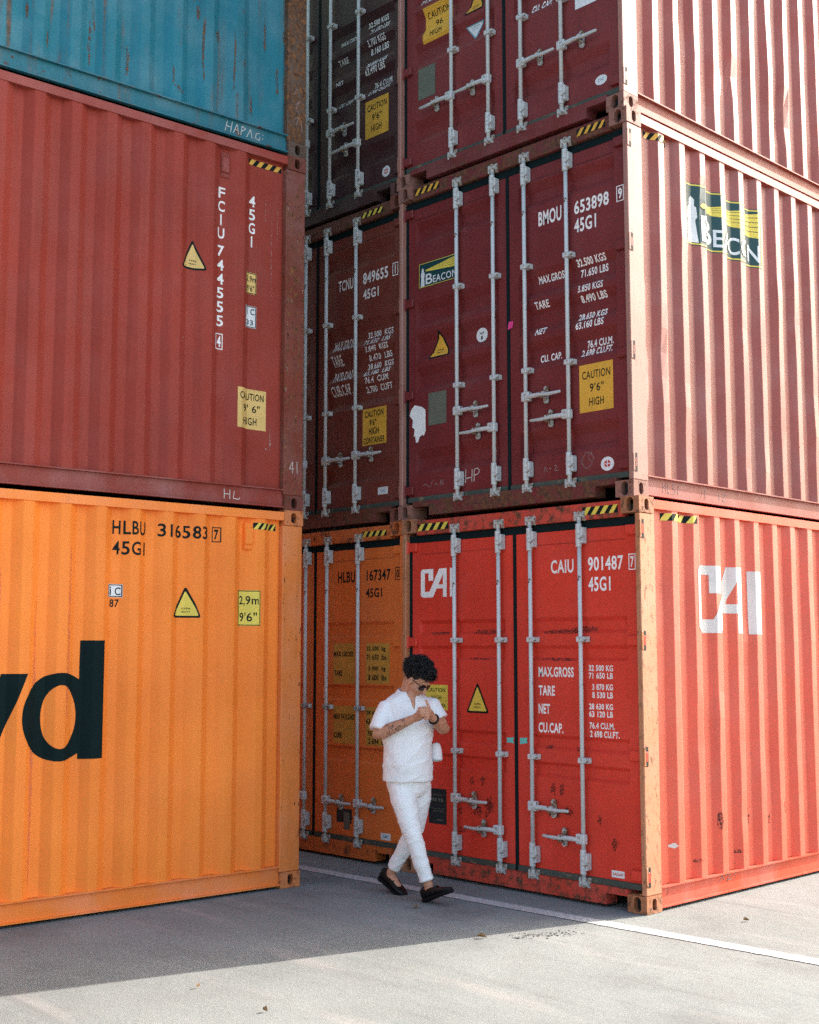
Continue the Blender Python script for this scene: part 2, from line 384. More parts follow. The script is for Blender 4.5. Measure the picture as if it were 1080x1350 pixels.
# shared door gear, local origin on the bar axis
def gear():
    G = {}
    bm = bmesh.new(); box(bm, -.022, .043, -.021, .040, -.060, .060, .006); tube(bm, [(0, -.005, -.085), (0, -.005, .085)], [.0225, .0225], 14, dome=False)
    for a in (-.055, .055): tube(bm, [(.032, -.024, a), (.032, -.033, a)], [.007, .006], 8, dome=False)
    G['bar_bracket'] = mk(bm, 'bar_bracket')
    bm = bmesh.new(); box(bm, -.026, .058, -.016, .040, -.020, .020, .004); box(bm, -.024, .026, -.026, -.012, -.019, .019, .004)
    tube(bm, [(.042, -.014, 0), (.042, -.022, 0)], [.008, .007], 8, dome=False); G['bar_guide'] = mk(bm, 'bar_guide')
    bm = bmesh.new(); tube(bm, [(0, 0, -.03), (0, 0, .03)], [.018, .018], 12, dome=False); box(bm, -.028, .034, -.022, .018, -.020, .004, .005); box(bm, .006, .034, -.03, .02, -.034, -.012, .004)
    G['locking_cam'] = mk(bm, 'locking_cam')
    bm = bmesh.new(); box(bm, -.045, -.026, -.012, .045, -.036, .030, .004); box(bm, .036, .056, -.012, .045, -.036, .030, .004); box(bm, -.045, .056, .016, .045, -.040, .034, .003)
    G['cam_keeper'] = mk(bm, 'cam_keeper')
    bm = bmesh.new(); box(bm, -.026, .052, -.030, .020, -.038, .034, .007); tube(bm, [(.03, -.034, -.006), (.03, -.026, -.006)], [.011, .011], 10, dome=False); G['handle_hub'] = mk(bm, 'handle_hub')
    bm = bmesh.new(); tube(bm, [(.03, -.018, -.008), (.09, -.020, -.006), (.15, -.024, -.006), (.20, -.028, -.012), (.26, -.026, -.014), (.355, -.022, -.010)], [.017, .018, .017, .015, .014, .011], 10, flat=1.0, dome=True)
    G['handle'] = mk(bm, 'handle')
    bm = bmesh.new(); pill = [(.021 * cos(t), .021 * sin(t) + (.047 if sin(t) > 0 else -.047)) for t in [2 * pi * (i + .5) / 16 for i in range(16)]]
    prism(bm, [(x + .19, z - .008) for x, z in pill], .012, .028); box(bm, .172, .208, -.040, .028, -.004, .012, .003); box(bm, .176, .206, -.042, .028, -.040, -.026, .003)
    tube(bm, [(.19, .012, .040), (.19, .002, .040)], [.009, .009], 8, dome=False); tube(bm, [(.19, .012, -.056), (.19, .002, -.056)], [.009, .009], 8, dome=False)
    G['handle_retainer'] = mk(bm, 'handle_retainer')
    bm = bmesh.new(); tube(bm, [(0, 0, .135), (0, 0, 2.792)], [.0158, .0158], 14, dome=False); G['locking_bar'] = mk(bm, 'locking_bar')
    bm = bmesh.new(); box(bm, -.150, -.055, -.022, .012, -.036, .036, .006); tube(bm, [(-.040, -.010, -.05), (-.040, -.010, .05)], [.020, .020], 12, dome=False); box(bm, -.045, .0, -.02, .004, -.036, .036, .004); G['hinge'] = mk(bm, 'hinge')
    for k, me in G.items(): me.materials.append(M['galv'] if k in ('bar_bracket', 'locking_bar', 'bar_guide', 'handle_hub', 'handle') else M['galv_dull'])
    for k in ('locking_bar', 'handle'): G[k].polygons.foreach_set('use_smooth', [len(f.vertices) == 4 for f in G[k].polygons])
    return G
GEAR = gear()
def put(me, name, parent, loc=(0, 0, 0), mat=None, sc=None):
    o = bpy.data.objects.new(name, me); link(o, parent); o.location = loc
    if sc: o.scale = sc
    if mat:
        o.material_slots[0].link = 'OBJECT'; o.material_slots[0].material = mat
    return o

class Container:
    def __init__(s, name, label, loc, rz, pal, seed, door=None, y0=0.0, y1=CL, side=(.411, .2815), dent=.004, bars=None, handles=()):
        s.e = empty(name, loc, rz, label, 'shipping container', GR); s.pal = pal; s.y0, s.y1 = y0, y1; e = s.e
        s.side = Side(y0 + .19, y1 - .19, side[0], side[1], dent, seed); s.door = Door(door, seed) if door else None
        P = lambda n, b, m: mobj(n, b, m, e)
        # frame
        for sx, xx in ((1, 0), (-1, -CW)):
            for sy, yy in ((-1, y0), (1, y1)):
                for zz in (0, CH - .118):
                    o = put(CAST[(sx, sy)], 'corner_casting', e, (xx, yy, zz))
                    if len(o.data.materials) == 0: o.data.materials.append(pal['cast']); o.data.materials.append(M['dark'])
                    o.material_slots[0].link = 'OBJECT'; o.material_slots[0].material = pal['cast']
                ya, yb = (yy + .004, yy + .188) if sy < 0 else (yy - .188, yy - .004)
                wx = .046 if (door and sy < 0) else .15
                xa, xb = (xx - wx, xx - .004) if sx > 0 else (xx + .004, xx + wx)
                P('corner_post', boxbm(xa, xb, ya, yb, .1195, CH - .1195, bev=.006), pal['post'])
            # rails
            a, b = y0 + .179, y1 - .179; X = lambda d: xx - sx * d
            bx = lambda bm, d0, d1, z0, z1: box(bm, min(X(d0), X(d1)), max(X(d0), X(d1)), a, b, z0, z1)
            bm = bmesh.new(); bx(bm, .004, .064, 2.815, 2.880); P('top_rail', bm, pal['rail_top'])
            bm = bmesh.new(); bx(bm, .030, .036, .030, .155); bx(bm, .003, .048, .155, .1645); bx(bm, .006, .048, .020, .030); P('bottom_rail', bm, pal['rail'])
        for o in [P('side_wall', s.side.mesh(), pal['side'])]: pass
        far = Side(y0 + .19, y1 - .19, side[0], side[1], 0, seed); far.NZ = 1; far.zs = [.165, 2.815]
        bm = far.mesh()
        for v in bm.verts: v.co.x = -CW - v.co.x
        P('side_wall', bm, pal['side'])
        # roof, floor, closed end(s)
        bm = bmesh.new(); n = 44
        for i in range(n):
            a = y0 + .05 + (y1 - y0 - .1) * i / n; b_ = a + (y1 - y0 - .1) / n; m_ = (a + b_) / 2
            box(bm, -CW + .05, -.05, a, m_, 2.845, 2.872); box(bm, -CW + .05, -.05, m_, b_, 2.845, 2.858)
        P('roof', bm, pal['body']); P('floor', boxbm(-CW + .05, -.05, y0 + .15, y1 - .05, .115, .160), M['dark'])
        for yy, sg in ([] if door else [(y0, -1)]) + [(y1, 1)]:
            bm = bmesh.new(); x = -CW + .151; k = 0; zz = (.165, 2.80); pts = []
            while x < -.151: pts.append((x, .02 if (k // 2) % 2 else .055)); x += .07 if k % 2 else .06; k += 1
            pts.append((-.151, .055))
            for (xa, da), (xb, db) in zip(pts, pts[1:]):
                bm.faces.new([bm.verts.new(q) for q in ((xa, yy - sg * da, zz[0]), (xb, yy - sg * db, zz[0]), (xb, yy - sg * db, zz[1]), (xa, yy - sg * da, zz[1]))])
            P('end_wall', bm, pal['side'])
            ya, yb = sorted((yy - sg * .012, yy - sg * .07))
            P('end_rail', boxbm(-CW + .163, -.163, ya, yb, .02, .164), pal['rail']); P('end_rail', boxbm(-CW + .163, -.163, ya, yb, 2.802, 2.880), pal['rail_top'])
        if door: s.build_door(bars, handles)
    def build_door(s, bars, handles):
        e, pal = s.e, s.pal
        P = lambda n, b, m, p=None: mobj(n, b, m, p or e)
        P('door_header', boxbm(-CW + .163, -.163, .016, .11, 2.757, 2.878, bev=.005), pal['sill'])
        bm = bmesh.new(); box(bm, -CW + .357, -.357, .012, .14, .022, .146); box(bm, -.3571, -.163, .012, .14, .100, .146); box(bm, -CW + .163, -CW + .3571, .012, .14, .100, .146); P('door_sill', bm, pal['sill'])
        bm = bmesh.new()
        for u0, u1, z0, z1 in ((.047, .075, .1465, 2.756), (2.363, 2.391, .1465, 2.756), (1.2045, 1.2355, .1465, 2.756)): box(bm, -u1, -u0, .050, .085, z0, z1)
        for a, b in ((.0751, 1.2044), (1.2356, 2.3629)): box(bm, -b, -a, .052, .085, 2.697, 2.756)
        P('door_gasket', bm, M['gasket'])
        bm = bmesh.new()
        for a, b in ((.0751, 1.2044), (1.2356, 2.3629)): box(bm, -b, -a, .046, .085, .1465, .188)
        P('sill_gasket', bm, M['gasket_green'])
        leaves = [P('door', s.door.leaf(k), pal['door']) for k in (0, 1)]
        for k in (0, 1):
            a, b, c, d = LEAF[k]
            bm = bmesh.new(); box(bm, -d, -c, DY - .0025, DY + .001, 2.596, 2.601); mobj('weld_seam', bm, pal['seam'], leaves[k])
            for z in (2.66, 1.87, 1.065, .245):
                put(GEAR['hinge'], 'hinge', leaves[k], (-.0 if k == 0 else -CW, .045, z), pal['door'], None if k == 0 else (-1, 1, 1))
        for z in (2.66, 1.87, 1.065, .245):
            for xx, sg in ((0, 1), (-CW, -1)):
                a, b = sorted((xx - sg * .010, xx - sg * .0020))
                P('hinge_slot_shade', boxbm(a, b, .026, .054, z - .068, z + .068), M['dark'])  # dark box on the post, standing in for a shaded slit
                a, b = sorted((xx - sg * .014, xx + sg * .001)); P('hinge_lug', boxbm(a, b, .004, .025, z - .065, z + .065, bev=.003), pal['lug'])
        bl = []
        for i, u in enumerate(bars):
            b = put(GEAR['locking_bar'], 'locking_bar', e, (-u, .012, 0)); bl.append(b)
            for z in (.292, 2.645): put(GEAR['bar_bracket'], 'bar_bracket', b, (0, 0, z))
            for z in (s.guides[0], s.guides[1]): put(GEAR['bar_guide'], 'bar_guide', b, (0, 0, z))
            for z, f in ((.150, 1), (2.785, -1)): put(GEAR['locking_cam'], 'locking_cam', b, (0, 0, z), None, (1, 1, f))
            for z, f in ((.148, 1), (2.787, -1)): put(GEAR['cam_keeper'], 'cam_keeper', e, (-u, .012, z), None, (1, .35, f))
        for i, d, z in handles:
            for n in ('handle_hub', 'handle', 'handle_retainer'):
                put(GEAR[n], n, bl[i], (0, 0, z), None, (d, 1, 1))
    guides = (1.89, 1.03)
    # ---- painted and stuck-on things; a 2-D shape is bent over the surface it sits on
    def on_door(s, bm, u0, z0, mat, name, eps=.0016, parent=None):
        for v in bm.verts: v.co = (v.co.x - u0, v.co.y + z0, 0)
        cut(bm, 1, s.door.zs); cut(bm, 0, [-u for u in s.door.ub])
        for v in bm.verts: v.co = (v.co.x, s.door.y(-v.co.x, v.co.y) - eps, v.co.y)
        return mobj(name, bm, mat, parent or s.e)
    def on_side(s, bm, y, z0, mat, name, eps=.0018, parent=None):
        for v in bm.verts: v.co = (v.co.x + y, v.co.y + z0, 0)
        lo = min(v.co.x for v in bm.verts); hi = max(v.co.x for v in bm.verts)
        cut(bm, 0, [q for q in s.side.ys if lo < q < hi]); cut(bm, 1, s.side.zs)
        for v in bm.verts: v.co = (s.side.x(v.co.x, v.co.y) + eps, v.co.x, v.co.y)
        return mobj(name, bm, mat, parent or s.e)
    def on_plane(s, bm, u0, z0, mat, name, y=None, x=None, parent=None):
        for v in bm.verts: v.co = (v.co.x - u0, y, v.co.y + z0) if y is not None else (x, v.co.x - u0, v.co.y + z0)
        return mobj(name, bm, mat, parent or s.e)
    def put2d(s, face, *a, **k): return s.on_door(*a, **k) if face == 'd' else s.on_side(*a, **k)
    def text(s, face, rows, mat, bold=.012, name='lettering', eps=.0016):
        for t, u0, z0, u1, z1 in rows:
            y = u0 if face == 'd' else (u0 if u1 > u0 else -u0)
            W_ = abs(u0 - u1); H_ = z1 - z0
            if t[0] == '[':
                f = s.put2d(face, frame2d(W_, H_, .007), y, z0, mat, 'check_digit_box', eps)
                s.put2d(face, text2d(t[1], W_ * (.13 if t[1] == '1' else .5), H_ * .68, .02), y - (W_ * (.42 if t[1] == '1' else .26) if face == 'd' else -W_ * .26), z0 + H_ * .16, mat, 'check_digit', eps)
            else: s.put2d(face, text2d(t, W_, H_, bold), y, z0, mat, name, eps)
    def sign(s, face, u0, z0, u1, z1, mat, name, rows=(), ink=None, r=0, border=None, eps=.0016):
        y = u0 if face == 'd' else (u0 if u1 > u0 else -u0); W_ = abs(u0 - u1); H_ = z1 - z0
        sgn = -1 if face == 'd' else 1
        o = s.put2d(face, rect2d(W_, H_, r), y, z0, mat, name, eps)
        if border:
            t = .006; s.put2d(face, frame2d(W_ - .006, H_ - .006, t), y + sgn * .003, z0 + .003, border, 'border', eps + .0012, o)
        for t, a, b, w_, h_, bo in rows:       # text, left and bottom as fractions, width, height as fractions
            s.put2d(face, text2d(t, w_ * W_, h_ * H_, bo), y + sgn * a * W_, z0 + b * H_, ink or M['black_paint'], 'lettering', eps + .0012, o)
        return o
    def warning_triangle(s, face, u0, z0, u1, z1, mat):
        y = u0 if face == 'd' else -u0; W_ = abs(u0 - u1); H_ = z1 - z0; sgn = -1 if face == 'd' else 1
        o = s.put2d(face, tri2d(W_, H_), y, z0, M['black_paint'], 'warning_triangle', .0012)
        t = .09
        s.put2d(face, tri2d(W_ * (1 - 2 * t), H_ * (1 - 2.2 * t), .006), y + sgn * W_ * t, z0 + H_ * t * .75, mat, 'yellow_field', .0024, o)
        for i, tx in enumerate(('SUPER', 'HEAVY')):
            s.put2d(face, text2d(tx, W_ * .30, H_ * .055, 0), y + sgn * W_ * .35, z0 + H_ * (.28 - .11 * i), M['black_paint'], 'lettering', .0036, o)
    def hazard(s, u0, z0, u1, z1, face='header', flip=False):
        W_ = abs(u0 - u1); H_ = z1 - z0; n = 4; kw = {}
        yel = M['yellow_bright'] if s.pal.get('hz') else M['yellow']
        base = rect2d(W_, H_); p_ = W_ / n
        sh = H_ * .75; polys = [[(i * p_, 0), (i * p_ + p_ * .5, 0), (min(W_, i * p_ + p_ * .5 + sh), H_), (min(W_, i * p_ + sh), H_)] for i in range(n)]
        polys = [[(min(a, W_), b) for a, b in q] for q in polys]
        if face == 'header':
            o = s.on_plane(base, u0, z0, M['black_paint'], 'hazard_strip', y=.0140)
            for q in polys: s.on_plane(fill_polys([q]), u0, z0, yel, 'yellow_stripe', y=.0128, parent=o)
        else:
            y = u0 if u1 > u0 else -u0
            o = s.on_side(base, y, z0, M['black_paint'], 'hazard_strip', .0014)
            for q in polys: s.on_side(fill_polys([q]), y, z0, yel, 'yellow_stripe', .0026, o)

def palette(tag_, col, seed, side=None, door=None, rust=.10, post=None, postrust=.35, sillrust=.45, rough=.5, streak=.35, fade=.2, chips=.3, sidefade=None, hz=False, sillcol=None, spec=.35, runs=0):
    sd = side or col; p_ = post or col
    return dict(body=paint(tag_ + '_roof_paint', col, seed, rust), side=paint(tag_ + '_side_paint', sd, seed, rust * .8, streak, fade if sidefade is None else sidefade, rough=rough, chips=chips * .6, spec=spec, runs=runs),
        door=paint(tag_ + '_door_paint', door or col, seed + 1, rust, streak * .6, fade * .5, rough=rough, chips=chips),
        post=paint(tag_ + '_post_paint', p_, seed + 2, postrust, .4, .35, rcol=(.27, .11, .04), rough=.6, chips=.5, spec=spec * .8, rs=26, rv=(1, 1, .55), soft=.16), cast=paint(tag_ + '_casting', mul(p_, .8), seed + 3, .60, .3, .3, rough=.65, chips=.6, rs=16, soft=.14),
        rail_top=paint(tag_ + '_top_rail', sd, seed + 4, rust * 1.5, .2, .3, rough=rough), rail=paint(tag_ + '_bottom_rail', mul(sd, .85), seed + 5, rust * 1.6, .25, .45, rough=.6, chips=.5, runs=runs * .7),
        sill=paint(tag_ + '_sill', sillcol or mul(door or col, .8), seed + 6, sillrust, .3, .2, rough=.65, chips=.6, rs=13, soft=.14), lug=paint(tag_ + '_hinge_lug', p_, seed + 7, .3, .2, .3, rough=.55, chips=.5), seam=paint(tag_ + '_weld', mul(door or col, .5), seed + 8, .3), hz=hz)

RED = (.66, .046, .026)
palA1 = palette('signal_red', RED, 1, spec=.80, side=(.64, .068, .024), rust=.10, post=(.46, .17, .07), postrust=.55, sillrust=.72, hz=True, fade=.15, chips=.35, sillcol=(.52, .050, .028))
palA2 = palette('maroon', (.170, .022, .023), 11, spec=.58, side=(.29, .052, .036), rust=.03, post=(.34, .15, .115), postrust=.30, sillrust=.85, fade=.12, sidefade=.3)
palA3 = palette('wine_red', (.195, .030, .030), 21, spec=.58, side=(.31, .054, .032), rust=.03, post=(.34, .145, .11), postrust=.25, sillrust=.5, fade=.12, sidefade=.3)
palA4 = palette('brick_red', (.20, .045, .035), 31, side=(.36, .11, .08), rust=.05)
palB1 = palette('rust_orange', (.74, .165, .032), 41, rust=.14, postrust=.4, sillrust=.6, hz=True, chips=.4)
palB2 = palette('red_brown', (.175, .034, .022), 51, rust=.06, post=(.22, .055, .035), postrust=.35, sillrust=.8, hz=True)
palB3 = palette('dark_plum', (.058, .018, .021), 61, rust=.03, post=(.12, .04, .035), postrust=.25)
palL1 = palette('bright_orange', (.97, .240, .034), 71, spec=.25, rust=.0, streak=.10, fade=.06, post=(.70, .20, .045), postrust=.16, chips=.1, rough=.55, hz=True)
palL2 = palette('brick_side', (.305, .041, .026), 81, spec=.2, rust=.0, streak=.35, fade=.10, post=(.20, .045, .028), postrust=.60, chips=.35, rough=.6)
palL3 = palette('sea_blue', (.012, .165, .222), 91, runs=.9, rust=.22, streak=.35, fade=.35, spec=.25, post=(.10, .055, .034), postrust=.85, chips=.7, rough=.6)

RT, LT = 1, -1
def right_stack(name, label, x, row, pal, seed, door, bars, handles, y=0.0, guides=(1.89, 1.03), **k):
    Container.guides = guides
    return Container(name, label, (x, y, .003 + CH * row), 0, pal, seed, door=door, bars=bars, handles=handles, **k)
N_ = 'shipping_container'
A1 = right_stack(N_, 'bright red container with white CAI lettering, at the bottom of the right stack', 0, 0, palA1, 1, 4, (1.835, 1.355, 1.03, .552), ((0, RT, .642), (1, LT, .437), (2, RT, .648), (3, LT, .452)), guides=(1.882, 1.008))
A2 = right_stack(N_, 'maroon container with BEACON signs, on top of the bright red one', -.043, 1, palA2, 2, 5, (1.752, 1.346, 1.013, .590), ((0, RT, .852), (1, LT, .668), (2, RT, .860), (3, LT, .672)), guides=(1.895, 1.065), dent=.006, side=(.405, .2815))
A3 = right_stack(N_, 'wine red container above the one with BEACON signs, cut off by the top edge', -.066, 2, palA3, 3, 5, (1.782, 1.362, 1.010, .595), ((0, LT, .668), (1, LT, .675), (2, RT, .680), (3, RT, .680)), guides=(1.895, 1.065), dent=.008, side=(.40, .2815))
A4 = right_stack(N_, 'added brick red container, unseen, at the very top of the right stack', -.05, 3, palA4, 4, 5, (1.782, 1.362, 1.010, .595), ((0, LT, .668), (1, LT, .675), (2, RT, .680), (3, RT, .680)), guides=(1.895, 1.065))  # unseen fourth tier, added to keep the left stack in shade
XB, YB = -2.475, .05
B1 = right_stack(N_, 'rusty orange container marked HLBU 167347, on the ground behind the man', XB, 0, palB1, 5, 3, (1.80, 1.31, 1.010, .587), ((0, LT, .50), (1, LT, .50), (2, RT, .487), (3, RT, .490)), y=YB, guides=(1.30, 1.30))
B2 = right_stack(N_, 'dark red brown container marked TCNU 849655, above the rusty orange one', XB, 1, palB2, 6, 5, (1.77, 1.345, 1.045, .632), ((0, LT, .63), (1, LT, .63), (2, RT, .628), (3, RT, .636)), y=YB, guides=(1.895, 1.065))
B3 = right_stack(N_, 'very dark plum container left of the wine red one, cut off by the top edge', XB, 2, palB3, 7, 5, (1.78, 1.35, 1.012, .612), ((0, LT, .64), (1, LT, .84), (2, RT, .842), (3, LT, .640)), y=YB, guides=(1.895, 1.065))
LROT = radians(-3.7137)
def left_stack(label, row, pal, seed, **k):
    return Container(N_, label, (-2.4957, -1.0246, .003 + CH * row), LROT, pal, seed, y0=-CL, y1=0.0, **k)
L1 = left_stack('bright orange container with huge black letters yd on its side, on the ground at left', 0, palL1, 8, side=(-.421, .2685), dent=.002)
L2 = left_stack('brick red container marked FCIU 744555, between the orange and the blue one', 1, palL2, 9, side=(-.371, .278), dent=.004)
L3 = left_stack('blue rust streaked container on top of the brick red one at left', 2, palL3, 10, side=(-.40, .278), dent=.008)

palD = palette('faded_green', (.10, .16, .12), 101, rust=.1)
for row, (lb, dx) in enumerate((('added faded green container, unseen behind the bright orange one', -2.50), ('added faded green container, unseen behind the brick red one at left', -2.49), ('added faded green container, unseen behind the blue one', -2.50))):  # unseen column, added to block side light into the alley
    Container(N_, lb, (-2.4957 + dx * cos(LROT), -1.0246 + dx * sin(LROT), .003 + CH * row), LROT, palD, 12 + row, y0=-CL, y1=0.0, side=(-.4, .278), dent=.003)
L4 = left_stack('added faded green container, unseen, at the very top of the left stack', 3, palD, 16, side=(-.40, .278), dent=.004)  # unseen tier, added to darken the doors in the alley
Container(N_, 'added faded green container, unseen, at the very top behind the left stack', (-2.4957 - 2.49 * cos(LROT), -1.0246 - 2.49 * sin(LROT), .003 + CH * 3), LROT, palD, 17, y0=-CL, y1=0.0, side=(-.4, .278), dent=.003)  # also unseen, added to hold sky light out of the alley
W_, K_, CR = M['white_paint'], M['black_paint'], M['cream_paint']
# --- bright red container, door end
A1.text('d', [('CAIU', .858, 2.376, .640, 2.478), ('901487', .505, 2.379, .187, 2.483), ('[7]', .140, 2.373, .079, 2.489), ('45G1', .504, 2.230, .303, 2.336)], W_, .010)
A1.text('d', [('MAX.GROSS', .990, 1.603, .652, 1.678), ('TARE', .992, 1.464, .834, 1.539), ('NET', .994, 1.328, .883, 1.402), ('CU.CAP.', .996, 1.189, .757, 1.264), ('32 500 KG', .512, 1.651, .294, 1.695), ('71 650 LB', .513, 1.596, .295, 1.641), ('3 870 KG', .483, 1.514, .297, 1.559), ('8 530 LB', .484, 1.457, .298, 1.502), ('28 630 KG', .514, 1.375, .300, 1.419), ('63 120 LB', .515, 1.320, .301, 1.365), ('76.4 CU.M.', .513, 1.236, .287, 1.283), ('2 698 CU.FT.', .508, 1.175, .246, 1.224)], W_, .018)
LOGO = [[(.04, 1), (.34, 1), (.34, .59), (.21, .59), (.21, .86), (.11, .86), (.11, .2), (.235, .2), (.50, 1), (.70, 1), (.70, 0), (.60, 0), (.60, .30), (.43, .30), (.33, 0), (.05, 0), (0, .07), (0, .92)], [(.48, .44), (.60, .44), (.60, .80)]]
LOGO_I = [[(.83, -.01), (1.0, -.01), (1.0, .96), (.83, .96)]]
def scaled(polys, w_, h_): return [[(x * w_, y * h_) for x, y in q] for q in polys]
A1.on_door(fill_polys(scaled(LOGO, .43, .234)), 2.261, 2.237, W_, 'logo_lettering'); A1.on_door(fill_polys(scaled([[(.785, 0), (.93, 0), (.93, 1), (.785, 1)]], .43, .234)), 2.261, 2.237, W_, 'logo_lettering')
A1.warning_triangle('d', 1.741, 1.309, 1.506, 1.540, M['yellow_bright'])
A1.sign('d', 2.215, 1.318, 1.951, 1.522, M['yellow_bright'], 'caution_sign', [('CAUTION', .12, .72, .76, .16, .0), ('HIGH', .30, .42, .42, .16, .0), ('CONTAINER', .08, .10, .84, .16, .0)])
o = A1.sign('d', 2.170, .409, 1.970, .689, M['plate_black'], 'data_plate', [('APPROVED', .25, .80, .5, .04, 0), ('88', .18, .64, .64, .09, 0), ('MANUFACTURED', .10, .42, .8, .03, 0), ('SAFETY  PLATE', .25, .34, .6, .05, 0), ('GROSS', .45, .10, .4, .05, 0)], M['plate_green'])
A1.sign('d', .336, .208, .225, .256, M['white_sticker'], 'maker_label', [('DALIAN', .1, .28, .8, .44, .01)], M['red_ink'])
A1.on_plane(fill_polys([[(0, .005), (.084, 0), (.07, .02), (.084, .045), (.0, .038), (.012, .02)]]), 1.322, 1.093, M['cyan'], 'turquoise_tape', y=DY - .004)
A1.on_plane(fill_polys([[(0, .0), (.08, .012), (.07, .03), (.078, .052), (.0, .048)]]), 1.182, 1.090, M['cyan'], 'turquoise_tape', y=DY - .004)
for i, (u, z, a, b) in enumerate(((1.02, 1.925, .50, .030), (.70, 1.930, .28, .045), (2.20, 1.932, .30, .022), (1.72, 1.930, .40, .035), (1.0, 1.725, .42, .022), (1.75, 1.73, .3, .015), (.95, 1.07, .10, .028), (.66, 1.07, .10, .030))):
    A1.on_door(blob2d(a, b * 1.3, i + 1, 40, .16), u, z - .005, M['grime'], 'rub_mark', .0009)
for i, (u, z, a, b) in enumerate(((.89, .72, .05, .10), (.80, .70, .045, .14), (.92, .56, .12, .06), (.80, .58, .12, .07), (.46, .56, .05, .06), (.34, .38, .07, .09), (.93, .40, .04, .05), (1.72, .73, .06, .07), (1.60, .74, .05, .08), (1.58, .50, .12, .16), (1.68, .48, .10, .10), (1.84, .50, .05, .06), (1.86, .36, .10, .05))):
    A1.on_door(blob2d(a * 1.15, b * 1.25, i + 21, 34, .30), u, z, M['rustspot'], 'rust_mark', .0009)
for u, a in ((.521, .324), (2.260, .359)): A1.hazard(u, 2.790, u - a, 2.848)
M['dimmed_white'] = flatmat('dimmed_white_lettering', (.62, .58, .56), .6, .10, (.50, .25, .2), 6, scale=18, spec=.2)  # copy of the white paint, colour lowered because this side is sunlit
A1.on_side(fill_polys(scaled(LOGO, .887, .508)), .738, 1.931, M['dimmed_white'], 'logo_lettering'); A1.on_side(fill_polys(scaled(LOGO_I, .887, .508)), .738, 1.931, M['dimmed_white'], 'logo_lettering')
A1.hazard(.325, 2.742, .745, 2.796, 'side')
for i, (y, z, a, b) in enumerate(((.93, .47, .07, .16), (1.38, .47, .05, .09), (1.86, .50, .08, .15), (1.69, .44, .03, .10), (.62, .27, .10, .035), (1.17, .28, .10, .03), (2.2, .40, .05, .14))):
    A1.on_side(blob2d(a, b, i + 51, 26, .18), y, z, M['grime'] if i != 9 else M['rustspot'], 'rust_mark', .001)
A1.on_side(blob2d(.09, .045, 91, 22, .2), .33, .40, M['chalk'], 'scrape_mark', .001)
A1.on_plane(strokes2d([[(0, 0), (.03, .05), (.06, .01)], [(.08, .04), (.15, .045), (.10, .0), (.17, .01)], [(.2, .03), (.25, .06)]], .006), -.95, .10, M['chalk_dim'], 'chalk_mark', x=-.0285)
# --- maroon container
A2.text('d', [('BMOU', .898, 2.204, .667, 2.322), ('653898', .542, 2.209, .215, 2.316), ('[9]', .145, 2.207, .078, 2.328), ('45G1', .544, 2.064, .336, 2.174)], W_, .012)
A2.text('d', [('MAX.GROSS', .930, 1.753, .652, 1.813), ('TARE', .950, 1.550, .808, 1.606), ('32.500 KGS', .538, 1.802, .267, 1.857), ('71.650 LBS', .516, 1.718, .258, 1.779), ('3.850 KGS', .519, 1.594, .284, 1.650), ('8.490 LBS', .507, 1.517, .266, 1.571), ('NET', .948, 1.342, .842, 1.396), ('CU. CAP.', .923, 1.125, .710, 1.183), ('28.650 KGS', .536, 1.383, .270, 1.436), ('63.160 LBS', .545, 1.311, .284, 1.370), ('76.4 CU.M.', .464, 1.161, .223, 1.220), ('2.698 CU.FT.', .513, 1.100, .224, 1.156)], W_, .014)
A2.sign('d', .517, .668, .204, 1.030, M['yellow'], 'caution_sign', [('CAUTION', .09, .69, .83, .17, -.002), ("9'6\"", .31, .41, .41, .18, -.002), ('HIGH', .29, .12, .43, .17, -.002)])
o = A2.on_door(disc2d(.06, .052), .329, .211, M['white_sticker'], 'round_sticker')
A2.on_door(fill_polys([[(.03 * cos(t), .026 * sin(t)) for t in [a0 + .15 + (pi / 2 - .3) * i / 5 for i in range(6)]] + [(.006 * cos(a0 + pi / 4), .006 * sin(a0 + pi / 4))] for a0 in (0, pi / 2, pi, 1.5 * pi)]), .269, .263, M['red_ink'], 'red_emblem', .0030, o)
def beacon(c, face, u0, z0, W0, H0):
    y = u0; sg = -1 if face == 'd' else 1
    o = c.put2d(face, rect2d(W0, H0), y, z0, M['teal_sign'], 'brand_sign', .0012)
    t = H0 * .022; pp = lambda polys, m, n, e: c.put2d(face, fill_polys(scaled(polys, W0, H0)), y, z0, m, n, e, o)
    c.put2d(face, frame2d(W0 * .985, H0 * .97, t), y + sg * W0 * .0075, z0 + H0 * .015, M['yellow_bright'], 'border', .0024, o)
    pp([[(.17, .655), (.19, .63), (.965, .50), (.965, .93), (.19, .70)]], M['yellow_bright'], 'light_beam', .0024)
    pp([[(.35, .668 + k * .030), (.965, .60 + k * .085), (.965, .612 + k * .085), (.35, .671 + k * .030)] for k in range(-0, 4)], M['teal_sign'], 'beam_line', .0036)
    pp([[(.05, .05), (.15, .05), (.135, .42), (.15, .46), (.14, .62), (.125, .64), (.125, .74), (.10, .80), (.075, .74), (.075, .64), (.06, .62), (.05, .46), (.065, .42)]], M['white_sticker'], 'lighthouse', .0024)
    c.put2d(face, text2d('B', W0 * .17, H0 * .42, -.004), y + sg * W0 * .18, z0 + H0 * .09, M['white_sticker'], 'lettering', .0042, o)
    c.put2d(face, text2d('EACON', W0 * .59, H0 * .29, .0), y + sg * W0 * .365, z0 + H0 * .09, M['white_sticker'], 'lettering', .0042, o)
beacon(A2, 'd', 2.238, 1.985, .472, .215)
beacon(A2, 's', .790, 2.050, 1.082, .500)
A2.warning_triangle('d', 2.137, 1.352, 1.888, 1.580, M['yellow'])
